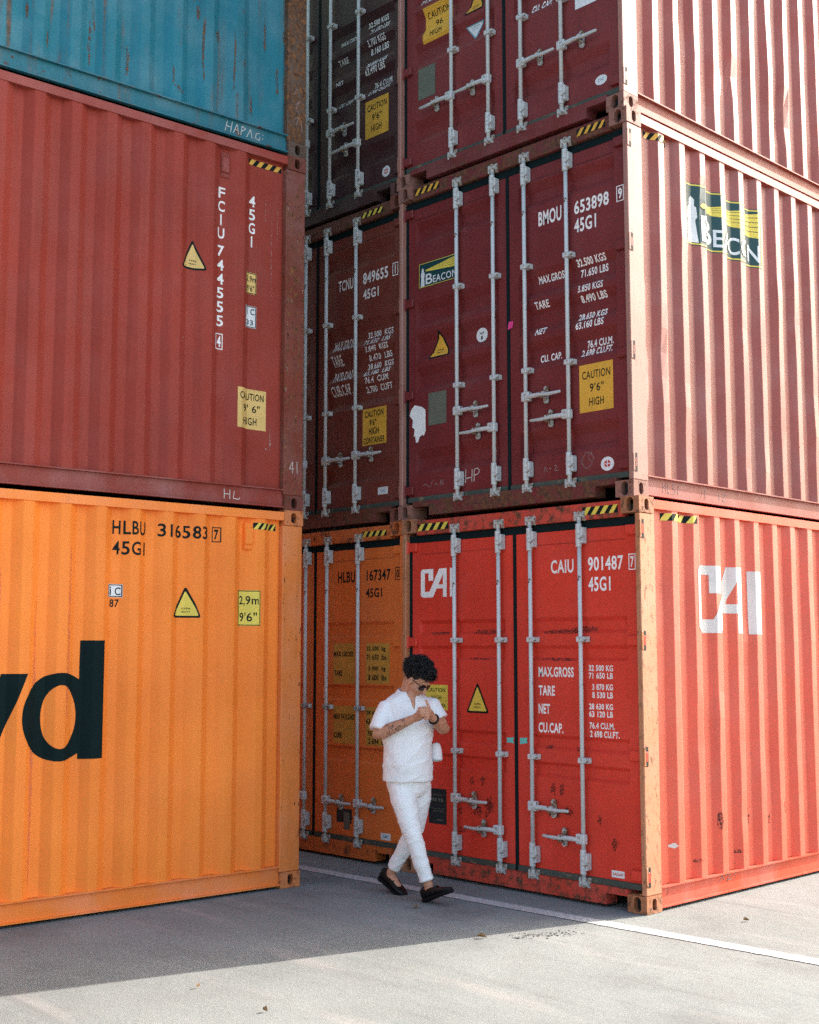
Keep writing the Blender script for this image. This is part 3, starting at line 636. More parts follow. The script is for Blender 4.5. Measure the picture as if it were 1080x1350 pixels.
o = A2.on_door(disc2d(.062, .060), 1.605, 1.403, M['white_sticker'], 'round_sticker'); A2.on_door(text2d('NP', .05, .022, .0), 1.568, 1.468, M['plate_black'], 'lettering', .003, o); A2.on_door(text2d('I', .016, .03, .0), 1.552, 1.425, M['plate_black'], 'lettering', .003, o)
A2.on_plane(fill_polys([[(0, 0), (.05, .008), (.063, .06), (.012, .063)]]), 1.224, 1.438, M['pink'], 'pink_tape', y=DY - .008)
A2.sign('d', 2.126, .782, 1.913, 1.059, M['plate_green'], 'data_plate', border=M['plate_green'])
A2.on_door(fill_polys([[(.03, .30), (.06, .325), (.10, .315), (.15, .30), (.19, .27), (.192, .09), (.17, .05), (.155, .062), (.12, .045), (.10, .0), (.075, .005), (.068, .06), (.05, .055), (.06, .12), (.03, .14), (.04, .20), (.0, .24), (.01, .28)]]), 2.352, .654, M['white_paint'], 'white_paint_patch', .0012)
A2.on_door(strokes2d([[(0, 0), (.005, .105)], [(0, .03), (.07, .035)], [(.07, 0), (.075, .1)], [(.095, 0), (.098, .095), (.135, .105), (.155, .08), (.14, .055), (.10, .05)]], .0065), 1.700, .262, M['chalk'], 'chalk_letters_hp', .0014)
A2.on_door(strokes2d([[(0, .02), (.04, .03), (.07, .0)], [(.09, 0), (.11, .05)], [(.14, .01), (.15, .03), (.17, .01)], [(.2, 0), (.205, .05), (.23, .0), (.235, .05)]], .005), 2.190, .262, M['chalk_dim'], 'chalk_mark', .0014)
A2.on_door(strokes2d([[(.0, .05), (.02, .02), (.05, .0), (.09, .03), (.11, .07), (.09, .12), (.04, .12), (.005, .08), (0, .05)], [(.09, .05), (.06, .08), (.07, .11), (.1, .1)]], .004), .505, .245, M['chalk_dim'], 'chalk_mark', .0014)
A2.on_door(strokes2d([[(0, 0), (.01, .04), (.03, .0)], [(.05, .02), (.07, .02)], [(.1, .04), (.13, .035), (.10, .0), (.14, .0)]], .005), .870, .262, M['chalk_dim'], 'chalk_mark', .0014)
A2.on_plane(strokes2d([[(0, 0), (.0, .07)], [(0, .035), (.04, .035)], [(.04, 0), (.04, .07)], [(.065, .07), (.065, 0), (.1, 0)], [(.16, .06), (.12, .065), (.125, .035), (.16, .03), (.15, 0), (.12, 0)], [(.19, 0), (.20, .065)], [(.5, 0), (.52, .06)], [(.55, 0), (.55, .06), (.58, .06)], [(.75, .0), (.75, .05)], [(.8, .05), (.84, .05), (.8, 0), (.84, 0)]], .006), -.40, .06, M['chalk_dim'], 'chalk_mark', x=-.0285)
for u, a in ((.478, .271), (2.246, .294)): A2.hazard(u, 2.800, u - a, 2.855)
A2.hazard(.275, 2.742, .560, 2.796, 'side')
# --- wine red container
A3.text('d', [('CU. CAP.', .943, 1.094, .731, 1.160), ('NET', .95, 1.342, .842, 1.396), ('76.4 CU.M.', .464, 1.18, .223, 1.235)], W_, .014)
A3.sign('d', .482, .945, .277, 1.056, M['white_sticker'], 'white_label')
A3.sign('d', 2.165, 1.271, 1.834, 1.595, M['yellow'], 'caution_sign', [('CAUTION', .09, .69, .83, .17, -.002), ('96', .38, .41, .25, .17, -.002), ('HIGH', .27, .12, .43, .17, -.002)])
A3.text('d', [('71.650', 2.19, 1.632, 1.99, 1.682)], W_, .014)
A3.warning_triangle('d', 1.667, 1.339, 1.448, 1.560, M['yellow'])
o = A3.on_door(fill_polys([[(0, .13), (.212, .13), (.112, 0), (.10, 0)]]), 1.675, 1.118, M['blue_ink'], 'notice_triangle'); A3.on_door(fill_polys([[(.016, .122), (.196, .122), (.106, .012)]]), 1.675, 1.118, M['white_sticker'], 'white_field', .0028, o)
A3.on_door(text2d('ATTENTION', .09, .010, 0), 1.615, 1.222, M['blue_ink'], 'lettering', .0040, o); A3.on_door(text2d('NOTICE', .06, .010, 0), 1.60, 1.200, M['blue_ink'], 'lettering', .0040, o)
A3.sign('d', 2.222, .771, 2.011, 1.054, M['plate_green'], 'data_plate', border=M['plate_green'])
o = A3.on_door(disc2d(.056, .038), .300, .262, M['white_sticker'], 'oval_sticker'); A3.on_door(text2d('CIC', .055, .022, 0), .272, .290, M['blue_ink'], 'lettering', .003, o)
# --- rusty orange container behind the man
B1.text('d', [('HLBU', .904, 2.403, .672, 2.501), ('167347', .519, 2.405, .211, 2.504), ('[0]', .154, 2.401, .091, 2.512), ('45G1', .528, 2.261, .317, 2.342)], K_, .010)
for u0, z0, u1, z1 in ((.960, 1.506, .672, 1.862), (.523, 1.514, .222, 1.863), (.953, .985, .668, 1.312), (.523, .985, .222, 1.312)): B1.sign('d', u0, z0, u1, z1, M['yellow_worn'], 'yellow_panel', eps=.0010)
B1.text('d', [('MAX GROSS', .955, 1.746, .688, 1.792), ('TARE', .942, 1.574, .838, 1.626), ('32 500  kg', .515, 1.787, .272, 1.836), ('71 650  lbs', .514, 1.717, .262, 1.766), ('3 900  kg', .492, 1.617, .272, 1.663), ('8 600  lbs', .491, 1.542, .262, 1.593), ('MAX PAYLOAD', .948, 1.193, .673, 1.245), ('CUBE', .947, 1.030, .840, 1.079), ('28 600  kg', .518, 1.239, .270, 1.282), ('63 050  lbs', .518, 1.166, .260, 1.214), ('76.3  cbm', .500, 1.065, .262, 1.110), ('2 694  cft', .488, .995, .262, 1.045)], K_, .018, eps=.0022)
B1.sign('d', .901, .300, .699, .420, M['plate_black'], 'data_plate'); B1.sign('d', .805, .243, .727, .293 + .10, M['plate_green'], 'small_plate', eps=.003)
B1.sign('d', .326, .205, .203, .262, M['white_sticker'], 'maker_label', [('CIMC', .2, .3, .6, .42, .01)], M['blue_ink'])
B1.hazard(.532, 2.790, .219, 2.838)
# --- red brown container
B2.text('d', [('TCNU', .920, 2.193, .713, 2.297), ('849655', .580, 2.196, .249, 2.303), ('[1]', .191, 2.192, .119, 2.310), ('45G1', .579, 2.054, .372, 2.144)], W_, .010)
B2.text('d', [('MAX.GROSS', 1.006, 1.643, .712, 1.739), ('TARE.', 1.024, 1.503, .869, 1.604), ('PAYLOAD', 1.006, 1.360, .732, 1.448), ('CUB.CAP.', 1.021, 1.223, .746, 1.318), ('32.500  KGS', .551, 1.694, .218, 1.751), ('71.650  LBS', .577, 1.632, .233, 1.681), ('3.840  KGS', .553, 1.566, .254, 1.618), ('8.470  LBS', .535, 1.486, .232, 1.542), ('28.660  KGS', .552, 1.408, .217, 1.463), ('63.180  LBS', .575, 1.348, .232, 1.394), ('76.4  CUM', .551, 1.278, .249, 1.334), ('2.700  CUFT', .566, 1.198, .227, 1.255)], W_, .008)
B2.sign('d', .579, .716, .266, 1.045, M['yellow'], 'caution_sign', [('CAUTION', .10, .76, .78, .18, .008), ("9'6\"", .30, .52, .28, .17, .008), ('HIGH', .27, .28, .42, .19, .008), ('CONTAINER', .05, .04, .88, .17, .008)])
B2.sign('d', .375, .262, .246, .326, M['white_sticker'], 'maker_label', [('CXIC', .25, .3, .5, .4, 0)], M['blue_ink'])
B2.hazard(.558, 2.795, .274, 2.845)
# --- plum container
B3.text('d', [('MAX.GROSS', .942, 1.687, .682, 1.731), ('TARE', .969, 1.507, .832, 1.557), ('NET', .970, 1.296, .867, 1.335), ('CU. CAP.', .940, 1.074, .741, 1.126), ('32.500 KGS', .557, 1.735, .286, 1.790), ('71.650 LBS', .526, 1.658, .267, 1.715), ('3.700 KGS', .541, 1.544, .304, 1.604), ('8.160 LBS', .525, 1.462, .285, 1.527), ('28.800 KGS', .552, 1.339, .278, 1.385), ('63.490 LBS', .565, 1.270, .303, 1.335), ('76.4 CU.M.', .473, 1.121, .228, 1.180), ('2.700 CU.FT.', .525, 1.063, .228, 1.106)], W_, .010)
B3.sign('d', .558, .654, .246, 1.011, M['yellow'], 'caution_sign', [('CAUTION', .09, .71, .83, .17, .0), ("9'6\"", .29, .43, .41, .18, .0), ('HIGH', .26, .14, .44, .18, .0)])
o = B3.on_door(disc2d(.053, .050), .330, .232, M['white_sticker'], 'round_sticker')
B3.on_door(fill_polys([[(.026 * cos(t), .026 * sin(t)) for t in [a0 + .2 + (pi / 2 - .4) * i / 5 for i in range(6)]] + [(.006 * cos(a0 + pi / 4), .006 * sin(a0 + pi / 4))] for a0 in (0, pi / 2, pi, 1.5 * pi)]), .277, .282, M['red_ink'], 'red_emblem', .0030, o)
# --- orange container at left
L1.text('s', [('HLBU', 1.623, 2.626, 1.363, 2.725), ('316583', 1.270, 2.626, .854, 2.723), ('[7]', .802, 2.613, .730, 2.727), ('45G1', 1.619, 2.480, 1.366, 2.578), ('87', 1.633, 2.106, 1.559, 2.162)], K_, .004)
L1.sign('s', 1.649, 2.176, 1.538, 2.269, M['white_sticker'], 'code_sticker', [('i', .14, .16, .10, .66, 0), ('C', .50, .16, .38, .60, 0)], border=K_)
L1.warning_triangle('s', 1.130, 2.040, .914, 2.261, M['yellow_bright'])
L1.sign('s', .566, 1.987, .387, 2.259, M['yellow_bright'], 'height_sticker', [('2,9m', .08, .56, .82, .28, 0), ("9'6\"", .10, .12, .72, .26, 0)], r=.014, border=K_)
L1.hazard(.451, 2.730, .226, 2.781, 'side')
n = 48; cx, cz, rx, rz_ = .275, .2975, .275, .2975
el = lambda a, b: [(cx + a * cos(2 * pi * i / n), cz + b * sin(2 * pi * i / n)) for i in range(n)]
L1.on_side(fill_polys([el(.275, .2985), el(.128, .215)]), -2.268, 1.053, M['yd_black'], 'company_lettering', .0016)
L1.on_side(fill_polys([[(0, 0), (.169, 0), (.169, .812), (0, .812)]]), -1.845, 1.058, M['yd_black'], 'company_lettering', .0026)
L1.on_side(fill_polys([[(0, .59), (.175, .59), (.315, .20), (.45, .59), (.62, .59), (.36, -.09), (.31, -.19), (.22, -.24), (.06, -.24), (.06, -.10), (.14, -.11), (.20, -.08), (.225, -.02)]]), -2.235 - .62, 1.055, M['yd_black'], 'company_lettering', .0016)
def vent(c, u0, z0, z1):
    bm = bmesh.new(); y = -u0; x = c.side.x(y + .034, z0) 
    x = max(c.side.x(y + t, z0 + .1) for t in (0, .02, .034, .05, .068))
    box(bm, x - .03, x + .022, y, y + .068, z0 + .035, z1 - .035, .008); box(bm, x - .03, x + .006, y - .002, y + .070, z0, z1, .003)
    for z in (z0 + .015, z1 - .015):
        for t in (.018, .050): tube(bm, [(x + .004, y + t, z), (x + .010, y + t, z)], [.006, .005], 8, dome=False)
    return mobj('vent', bm, c.pal['rail'] if c is not L1 else c.pal['side'], c.e)
vent(L1, .523, 2.572, 2.776); vent(L2, .778, 2.575, 2.777)
# --- brick red container at left
for i, ch in enumerate('FCIU'): L2.on_side(text2d(ch, .012 if ch == 'I' else .064, .086, .006), -.800 + (.026 if ch == 'I' else 0), 2.406 - .108 * i, W_, 'lettering')
for i, ch in enumerate('744555'): L2.on_side(text2d(ch, .064, .086, .006), -.800, 1.940 - .111 * i, W_, 'lettering')
for i, ch in enumerate('45G1'): L2.on_side(text2d(ch, .013 if ch == '1' else .060, .090, .006), -.516 + (.024 if ch == '1' else 0), 2.400 - .110 * i, W_, 'lettering')
L2.text('s', [('[4]', .807, 1.204, .738, 1.329)], W_)
L2.warning_triangle('s', 1.117, 1.784, .915, 2.009, M['yellow_pale'])
L2.sign('s', .543, 1.691, .434, 1.865, M['yellow_pale'], 'height_sticker', [('2.9m', .08, .56, .84, .28, 0), ("9'6\"", .14, .12, .66, .28, 0)], r=.010, border=K_)
o = L2.sign('s', .545, 1.420, .433, 1.595, M['white_sticker'], 'code_sticker', [('i', .16, .60, .08, .30, 0), ('C', .50, .60, .36, .28, 0), ('33', .14, .12, .60, .24, 0)], border=K_)
L2.sign('s', .620, .615, .330, .930, M['yellow_pale'], 'caution_sign', [('CAUTION', .08, .72, .84, .18, 0), ("9' 6\"", .22, .42, .58, .19, 0), ('HIGH', .22, .10, .48, .19, 0)])
L2.hazard(.530, 2.742, .208, 2.790, 'side')
L2.on_plane(strokes2d([[(0, 0), (.0, .07)], [(0, .035), (.05, .035)], [(.05, 0), (.05, .07)], [(.09, .06), (.08, .005), (.13, .0), (.14, .015)]], .006), .715, .055, M['chalk'], 'chalk_letters', x=-.0285)
L2.on_plane(strokes2d([[(.03, 0), (.03, .09), (0, .03), (.045, .035)], [(.075, 0), (.072, .09)]], .005), .135, .30, M['chalk'], 'chalk_mark', x=-.0025)
HP = [[(0, 0), (.02, .08)], [(.01, .04), (.05, .04)], [(.05, 0), (.065, .085)], [(.075, 0), (.11, .08), (.125, .0)], [(.09, .03), (.12, .03)], [(.145, 0), (.155, .075), (.19, .06), (.155, .035)], [(.20, 0), (.235, .07), (.25, 0)], [(.32, .06), (.29, .05), (.28, .01), (.32, 0), (.325, .03)], [(.35, .02), (.352, .026)], [(.352, .05), (.354, .056)]]
L3.on_plane(strokes2d(HP, .0055), .760, .055, M['chalk'], 'chalk_letters_hapag', x=-.0285)
L3.on_plane(strokes2d([[(0, .3), (.03, .36), (.06, .3)], [(.02, .22), (.06, .26), (.02, .18), (.06, .15)], [(.01, .1), (.05, .12), (.03, .05)], [(.08, .1), (.085, .0)]], .005), .130, .22, M['chalk_dim'], 'chalk_mark', x=-.0025)

# --- rust runs, chips and scrapes on the left stack
M['rust_run'] = smudge('rust_run', (.150, .078, .045), .38, .58, 30, .9); M['scrape'] = smudge('pale_scrape', (.42, .30, .26), .45, .60, 60, .8); M['pink_run'] = smudge('pink_dirt_run', (.55, .20, .15), .30, .70, 14, .45)
for i, (u, z, a, b) in enumerate(((.18, .30, .05, .55), (.28, .45, .035, .30), (.40, .70, .03, .45), (.52, .20, .03, .22), (.62, .60, .05, .10), (.70, .20, .02, .75), (.86, .75, .06, .12), (.98, .30, .03, .70), (1.03, .86, .04, .15), (1.25, .28, .03, .16), (1.62, .22, .04, .30), (1.92, .24, .03, .34), (1.88, .50, .02, .10), (2.25, .26, .03, .16), (2.40, .40, .02, .2), (.22, .95, .07, .14))):
    L3.on_side(blob2d(a, b, i + 71, 30, .28), -u, z, M['rust_run'], 'rust_run', .0011)
for i, (u, z, a, b) in enumerate(((.30, 1.55, .010, .95), (.245, 2.05, .008, .5), (.36, 2.2, .008, .45), (.30, .40, .02, .30), (.335, .46, .03, .03), (1.10, 1.2, .015, .06), (.62, .9, .02, .02), (.9, .62, .03, .012))):
    L2.on_side(blob2d(a, b, i + 91, 26, .30), -u, z, M['scrape'], 'paint_scrape', .0011)
for i, (u, z, a, b) in enumerate(((2.20, .18, .045, 2.2), (2.45, 1.2, .03, 1.4), (1.96, 1.1, .03, 1.6))):
    L1.on_side(blob2d(a, b, i + 101, 26, .20), -u, z, M['pink_run'], 'dirt_run', .0008)
rnd = random.Random(12)
for c, n_, m_ in ((L1, 34, M['rustspot']), (L2, 26, M['scrape']), (L2, 26, M['rustspot']), (L3, 26, M['rust_run'])):
    for i in range(n_):
        u = rnd.choice((.012, .165)) + rnd.uniform(.0, .014) if rnd.random() < .65 else rnd.uniform(.02, .17)
        c.on_plane(blob2d(rnd.uniform(.006, .018), rnd.uniform(.012, .07), i + rnd.random() * 50, 14, .3), u + .006, rnd.uniform(.14, 2.7), m_, 'paint_chip', x=-.0030)
# ------------------------------------------------------------------ the man
def skin_mat():
    k = NB('tanned_skin'); v = k.coords()
    c = k.mix(k.ramp(k.noise(v, 14, 5), .3, .7), (.43, .195, .115), (.53, .27, .175))
    c = k.mix(k.ramp(k.noise(v, 70, 3), .5, .8, 0, .35), c, (.38, .14, .085))
    m = k.fin(c, .5, 0, k.bump(k.noise(v, 200, 3), .12, .002), .4); k.b.inputs['Subsurface Weight'].default_value = .08; k.b.inputs['Subsurface Radius'].default_value = (.012, .005, .003)
    return m
def tattoo_mat():
    k = NB('tattooed_skin'); v = k.coords()
    c = k.mix(k.ramp(k.noise(v, 14, 5), .3, .7), (.42, .19, .115), (.52, .265, .17))
    vo = k.n('ShaderNodeTexVoronoi', feature='DISTANCE_TO_EDGE'); vo.inputs['Scale'].default_value = 34; k.l(v, vo.inputs['Vector'])
    a = k.ramp(vo.outputs['Distance'], .03, .09, 1, 0); b = k.ramp(k.noise(v, 24, 5, .6), .46, .55)
    mm = k.n('ShaderNodeMath', operation='MULTIPLY'); k.l(a, mm.inputs[0]); k.l(b, mm.inputs[1])
    c = k.mix(mm.outputs[0], c, (.055, .05, .05)); c = k.mix(k.ramp(k.noise(v, 38, 4), .58, .64, 0, .7), c, (.08, .06, .055))
    return k.fin(c, .5, 0, None, .4)
def cloth(name, col, weave=420, fold=1.0):
    k = NB(name); v = k.coords()
    c = k.mix(k.ramp(k.noise(v, 9, 5), .3, .7), mul(col, .93), mul(col, 1.03))
    c = k.mix(k.ramp(k.noise(v, 160, 3), .4, .75, 0, .2), c, mul(col, .88))
    nb = k.bump(k.noise(v, weave, 2), .15, .001); nb = k.bump(k.noise(k.coords(scale=(1, 1, 1.6)), 11, 3, .5), .16 * fold, .012, nb)
    m = k.fin(c, .9, 0, nb, .2); k.b.inputs['Sheen Weight'].default_value = .15; return m
M['skin'], M['tattoo'] = skin_mat(), tattoo_mat()
M['shirt'] = cloth('white_knit_cotton', (.80, .79, .80)); M['denim'] = cloth('off_white_denim', (.80, .79, .79), 520, 1.3)
M['leather'] = NB('black_leather').fin((.005, .0055, .006), .42, 0, None, .22); M['rubber'] = NB('black_rubber').fin((.007, .007, .008), .8, 0, None, .12)
M['hair'] = NB('black_hair').fin((.008, .008, .009), .45, 0, None, .4)
M['lens'] = NB('sunglass_lens').fin((.008, .010, .011), .06, 0, None, .6); M['steel'] = NB('steel').fin((.5, .5, .5), .3, 1)
MAN = (-1.58, -.71, 0.0); MROT = radians(46.052)
def remesh(bm, name, voxel, disp=None, smooth=2):
    me = bpy.data.meshes.new(name); bm.to_mesh(me); bm.free()
    o = bpy.data.objects.new(name, me); link(o)
    r = o.modifiers.new('r', 'REMESH'); r.mode = 'VOXEL'; r.voxel_size = voxel
    s_ = o.modifiers.new('s', 'SMOOTH'); s_.iterations = smooth; s_.factor = .5
    dg = bpy.context.evaluated_depsgraph_get(); m2 = bpy.data.meshes.new_from_object(o.evaluated_get(dg))
    bpy.data.objects.remove(o); bpy.data.meshes.remove(me); m2.name = name
    if disp:
        m2.update(); ns = [v.normal.copy() for v in m2.vertices]
        for v, n in zip(m2.vertices, ns): v.co += n * disp(v.co)
    m2.materials.clear(); return m2
def ell(bm, c, r, rot=None, n=14):
    r_ = bmesh.ops.create_uvsphere(bm, u_segments=n, v_segments=n // 2 + 2, radius=1)
    m = Matrix.Translation(Vector(c)) @ (rot.to_4x4() if rot else Matrix()) @ Matrix.Diagonal((*r, 1))
    bmesh.ops.transform(bm, matrix=m, verts=r_['verts'])
def loft(bm, rings, n=22):
    """rings: (x, y, z, half width, half depth, yaw)"""
    R = []
    for x, y, z, a, b, yaw in rings:
        R.append([bm.verts.new((x + a * cos(t) * cos(yaw) - b * sin(t) * sin(yaw), y + a * cos(t) * sin(yaw) + b * sin(t) * cos(yaw), z)) for t in [2 * pi * i / n for i in range(n)]])
    for p, q in zip(R, R[1:]):
        for i in range(n): bm.faces.new((p[i], p[(i + 1) % n], q[(i + 1) % n], q[i]))
    bm.faces.new(R[0][::-1]); bm.faces.new(R[-1])
YC = radians(22)                                     # chest turned a little to the right of the camera
HEAD_C = Vector((.040, -.055, 1.590))
hf = Vector((.62, -.44, -.68)).normalized(); hr = Vector((hf.y, -hf.x, 0)).normalized() * -1; hr = hf.cross(Vector((0, 0, 1))).normalized(); hu = hr.cross(hf)
HM = Matrix((hr, hf, hu)).transposed()               # head frame: x right, y forwards, z up
H = lambda x, y, z: HEAD_C + HM @ Vector((x, y, z))
SR, ER, WR = (-.186, -.055, 1.392), (-.252, -.135, 1.190), (.010, -.272, 1.312)
SL, EL, WL = (.142, .070, 1.405), (.243, .030, 1.215), (.152, -.185, 1.312)
def arm(bm, s, e, w, grow=0.0):
    s, e, w = map(Vector, (s, e, w))
    tube(bm, [s, s.lerp(e, .4), s.lerp(e, .8), e, e.lerp(w, .12), e.lerp(w, .35), e.lerp(w, .7), w], [.046, .048, .046, .045, .047, .047, .037, .029], 14)
def finger(bm, pts, r=.0090): tube(bm, pts, [r * 1.05, r, r * .95, r * .82][:len(pts)], 8)
body = bmesh.new()
# head
ell(body, H(0, -.012, .030), (.077, .096, .090), HM); ell(body, H(0, .022, -.040), (.060, .070, .084), HM); ell(body, H(0, .058, -.104), (.030, .026, .026), HM)
ell(body, H(0, .010, -.082), (.052, .060, .040), HM); tube(body, [H(0, .088, .012), H(0, .106, -.022), H(0, .112, -.036)], [.010, .013, .016], 8)
for s_ in (-1, 1):
    ell(body, H(s_ * .076, -.006, -.015), (.012, .024, .034), HM); ell(body, H(s_ * .036, .066, -.040), (.024, .022, .022), HM); ell(body, H(s_ * .032, .074, .006), (.014, .012, .010), HM)
ell(body, H(0, .080, -.066), (.025, .012, .0075), HM); ell(body, H(0, .078, -.080), (.021, .012, .008), HM); ell(body, H(0, .076, .030), (.055, .020, .014), HM)
tube(body, [(-.050, .030, 1.40), (-.035, .012, 1.47), H(0, -.030, -.06)], [.066, .060, .058], 16)
# trunk, arms
loft(body, [(-.03, .0, z, a - .022, b - .022, YC) for z, a, b in ((.80, .165, .115), (.92, .175, .130), (1.06, .172, .132), (1.20, .178, .130), (1.32, .188, .125), (1.42, .180, .108), (1.475, .120, .085), (1.50, .070, .065))])
arm(body, SR, ER, WR); arm(body, SL, EL, WL)
# legs inside the trousers, ankles, feet
HR_, KR_, AR_ = (-.085, -.045, .79), (.006, -.160, .470), (.118, -.185, .120); HL_, KL_, AL_ = (.055, .065, .79), (.020, .075, .475), (-.160, .195, .140)
for h_, k_, a_ in ((HR_, KR_, AR_), (HL_, KL_, AL_)):
    h_, k_, a_ = map(Vector, (h_, k_, a_)); tube(body, [h_, h_.lerp(k_, .5), k_, k_.lerp(a_, .3), k_.lerp(a_, .75), a_], [.078, .068, .050, .046, .034, .034], 14)
FDR = Vector((.70, -.66, .20)).normalized(); FDL = Vector((.62, -.62, -.47)).normalized()
tube(body, [Vector(AR_) + Vector((0, 0, -.03)), Vector(AR_) + FDR * .09 + Vector((0, 0, -.065))], [.034, .028], 12); tube(body, [Vector(AL_) + Vector((0, 0, -.02)), Vector(AL_) + FDL * .09 + Vector((0, 0, -.04))], [.034, .028], 12)
# right hand: closed round a lighter
V = lambda *a: Vector(a)
pr = V(.052, -.300, 1.335)
tube(body, [WR, V(.032, -.287, 1.322), pr, V(.084, -.310, 1.346)], [.028, .033, .035, .030], 14, flat=.72, up=(.3, .9, .2))
for i in range(4):
    dz = .030 - .020 * i
    b = V(.090, -.325, 1.340 + dz * .9); finger(body, [b, b + V(.028, -.006, .004), b + V(.034, .022, .002), b + V(.012, .034, .0)], .0092 if i < 3 else .008)
finger(body, [V(.050, -.322, 1.355), V(.070, -.336, 1.374), V(.086, -.334, 1.394)], .0105)
# left hand: cupped in front of the right one, fingers pointing to his right, thumb up
pl = V(.132, -.245, 1.342)
tube(body, [WL, V(.145, -.215, 1.325), pl, V(.122, -.285, 1.358)], [.027, .031, .034, .030], 14, flat=.78, up=(.9, -.2, -.3))
for i, (ln, dz) in enumerate(((.95, .036), (1.05, .016), (.98, -.004), (.82, -.023))):
    b = V(.118, -.315, 1.358 + dz); finger(body, [b, b + V(-.026, -.030, .002) * ln, b + V(-.056, -.036, .0) * ln, b + V(-.078, -.022, -.003) * ln], .0090 if i < 3 else .0078)
finger(body, [V(.128, -.285, 1.375), V(.120, -.305, 1.402), V(.108, -.312, 1.428), V(.103, -.310, 1.444)], .0105)
# skin at the open neck
fw_ = V(sin(YC), -cos(YC), 0); c_ = V(-.034, .006, 0)
tube(body, [c_ + fw_ * .058 + V(0, 0, 1.475), c_ + fw_ * .083 + V(0, 0, 1.440), c_ + fw_ * .112 + V(0, 0, 1.400), c_ + fw_ * .127 + V(0, 0, 1.362)], [.046, .034, .020, .008], 12)
me = remesh(body, 'person', .0048, smooth=2)
man = mobj('person', me, [M['skin'], M['tattoo']], None, True); man.location = MAN; man.rotation_euler = (0, 0, MROT)
tag(man, 'man in white shirt and trousers, head bent over his cupped hands, walking', 'person')
e_, w_ = Vector(ER), Vector(WR)
for f in me.polygons:
    c = f.center; t = (c - e_).dot(w_ - e_) / (w_ - e_).length_squared
    if .30 < t < .82 and (c - e_.lerp(w_, t)).length < .07: f.material_index = 1
def fold(amp, fz, seed):
    def d(c):
        a = noise.noise(Vector((c.x * 7 + c.z * 5, c.y * 7, c.z * fz + seed))); b = noise.noise(Vector((c.x * 17, c.y * 17 - c.z * 9, c.z * fz * 2.2 + seed * 2)))
        r = 1 - abs(noise.noise(Vector((c.x * 6 - c.z * 6, c.y * 6, c.z * fz * .8 + seed * 3)))) * 2
        return amp * (a * .8 + b * .45 + max(0, r) ** 3 * .8)
    return d
# shirt
sh = bmesh.new()
loft(sh, [(-.032 + dx, dy, z, a, b, YC) for z, a, b, dx, dy in ((.845, .188, .150, 0, -.004), (.86, .190, .152, 0, -.004), (.95, .188, .155, 0, -.008), (1.06, .186, .158, 0, -.012), (1.16, .190, .152, 0, -.008), (1.27, .199, .142, 0, -.002), (1.36, .205, .130, 0, .004), (1.410, .196, .120, .002, .006), (1.445, .168, .104, .002, .006), (1.470, .128, .088, .002, .006), (1.492, .082, .070, 0, .006))], 28)
for s, e, k in ((SR, ER, .86), (SL, EL, .62)):
    s, e = Vector(s), Vector(e); tube(sh, [s + Vector((.03 if s.x < 0 else -.03, 0, .01)), s, s.lerp(e, .35), s.lerp(e, k * .75), s.lerp(e, k)], [.045, .062, .068, .072, .074], 18, dome=False)
shirt = mobj('shirt', remesh(sh, 'shirt', .0065, fold(.0095, 4.2, 3), 7), M['shirt'], man, True)
# collar and placket
cb = bmesh.new(); nk = V(-.034, .010, 1.487)
fwd = V(sin(YC) * 1.0, -cos(YC), 0).normalized(); sid = V(cos(YC), sin(YC), 0)
def collar_pt(t, r, z): return nk + sid * (sin(t) * r * 1.04) + fwd * (cos(t) * r) + V(0, 0, z)
n = 22; ring = []
for i in range(n + 1):
    t = radians(16) + (2 * pi - radians(32)) * i / n; f = abs((i / n) * 2 - 1)      # f = 1 at the front ends
    zt = .040 - .055 * f ** 2.2; zb = -.010 - .050 * f ** 3
    ring.append((cb.verts.new(collar_pt(t, .066 + .004 * f, zt)), cb.verts.new(collar_pt(t, .098 + .032 * f ** 3, zb)), cb.verts.new(collar_pt(t, .070, zb + .004))))
for a, b in zip(ring, ring[1:]):
    cb.faces.new((a[0], b[0], b[1], a[1])); cb.faces.new((a[1], b[1], b[2], a[2])); cb.faces.new((a[2], b[2], b[0], a[0]))
cb.faces.new(ring[0]); cb.faces.new(ring[-1][::-1])
mobj('collar', cb, M['shirt'], shirt)
# trousers
tr = bmesh.new(); YP = radians(30)
loft(tr, [(-.026, .004, z, a, b, YP) for z, a, b in ((.73, .120, .100), (.77, .160, .122), (.83, .172, .130), (.90, .170, .128), (.94, .168, .125))], 24)
for h_, k_, a_, hem in ((HR_, KR_, AR_, .90), (HL_, KL_, AL_, .88)):
    h_, k_, a_ = map(Vector, (h_, k_, a_)); tube(tr, [h_ + V(0, 0, .03), h_.lerp(k_, .25), h_.lerp(k_, .6), k_, k_.lerp(a_, .3), k_.lerp(a_, .6), k_.lerp(a_, hem)], [.092, .095, .082, .066, .060, .053, .050], 18, dome=False)
mobj('trousers', remesh(tr, 'trousers', .0065, fold(.0065, 9, 11), 2), M['denim'], man, True)
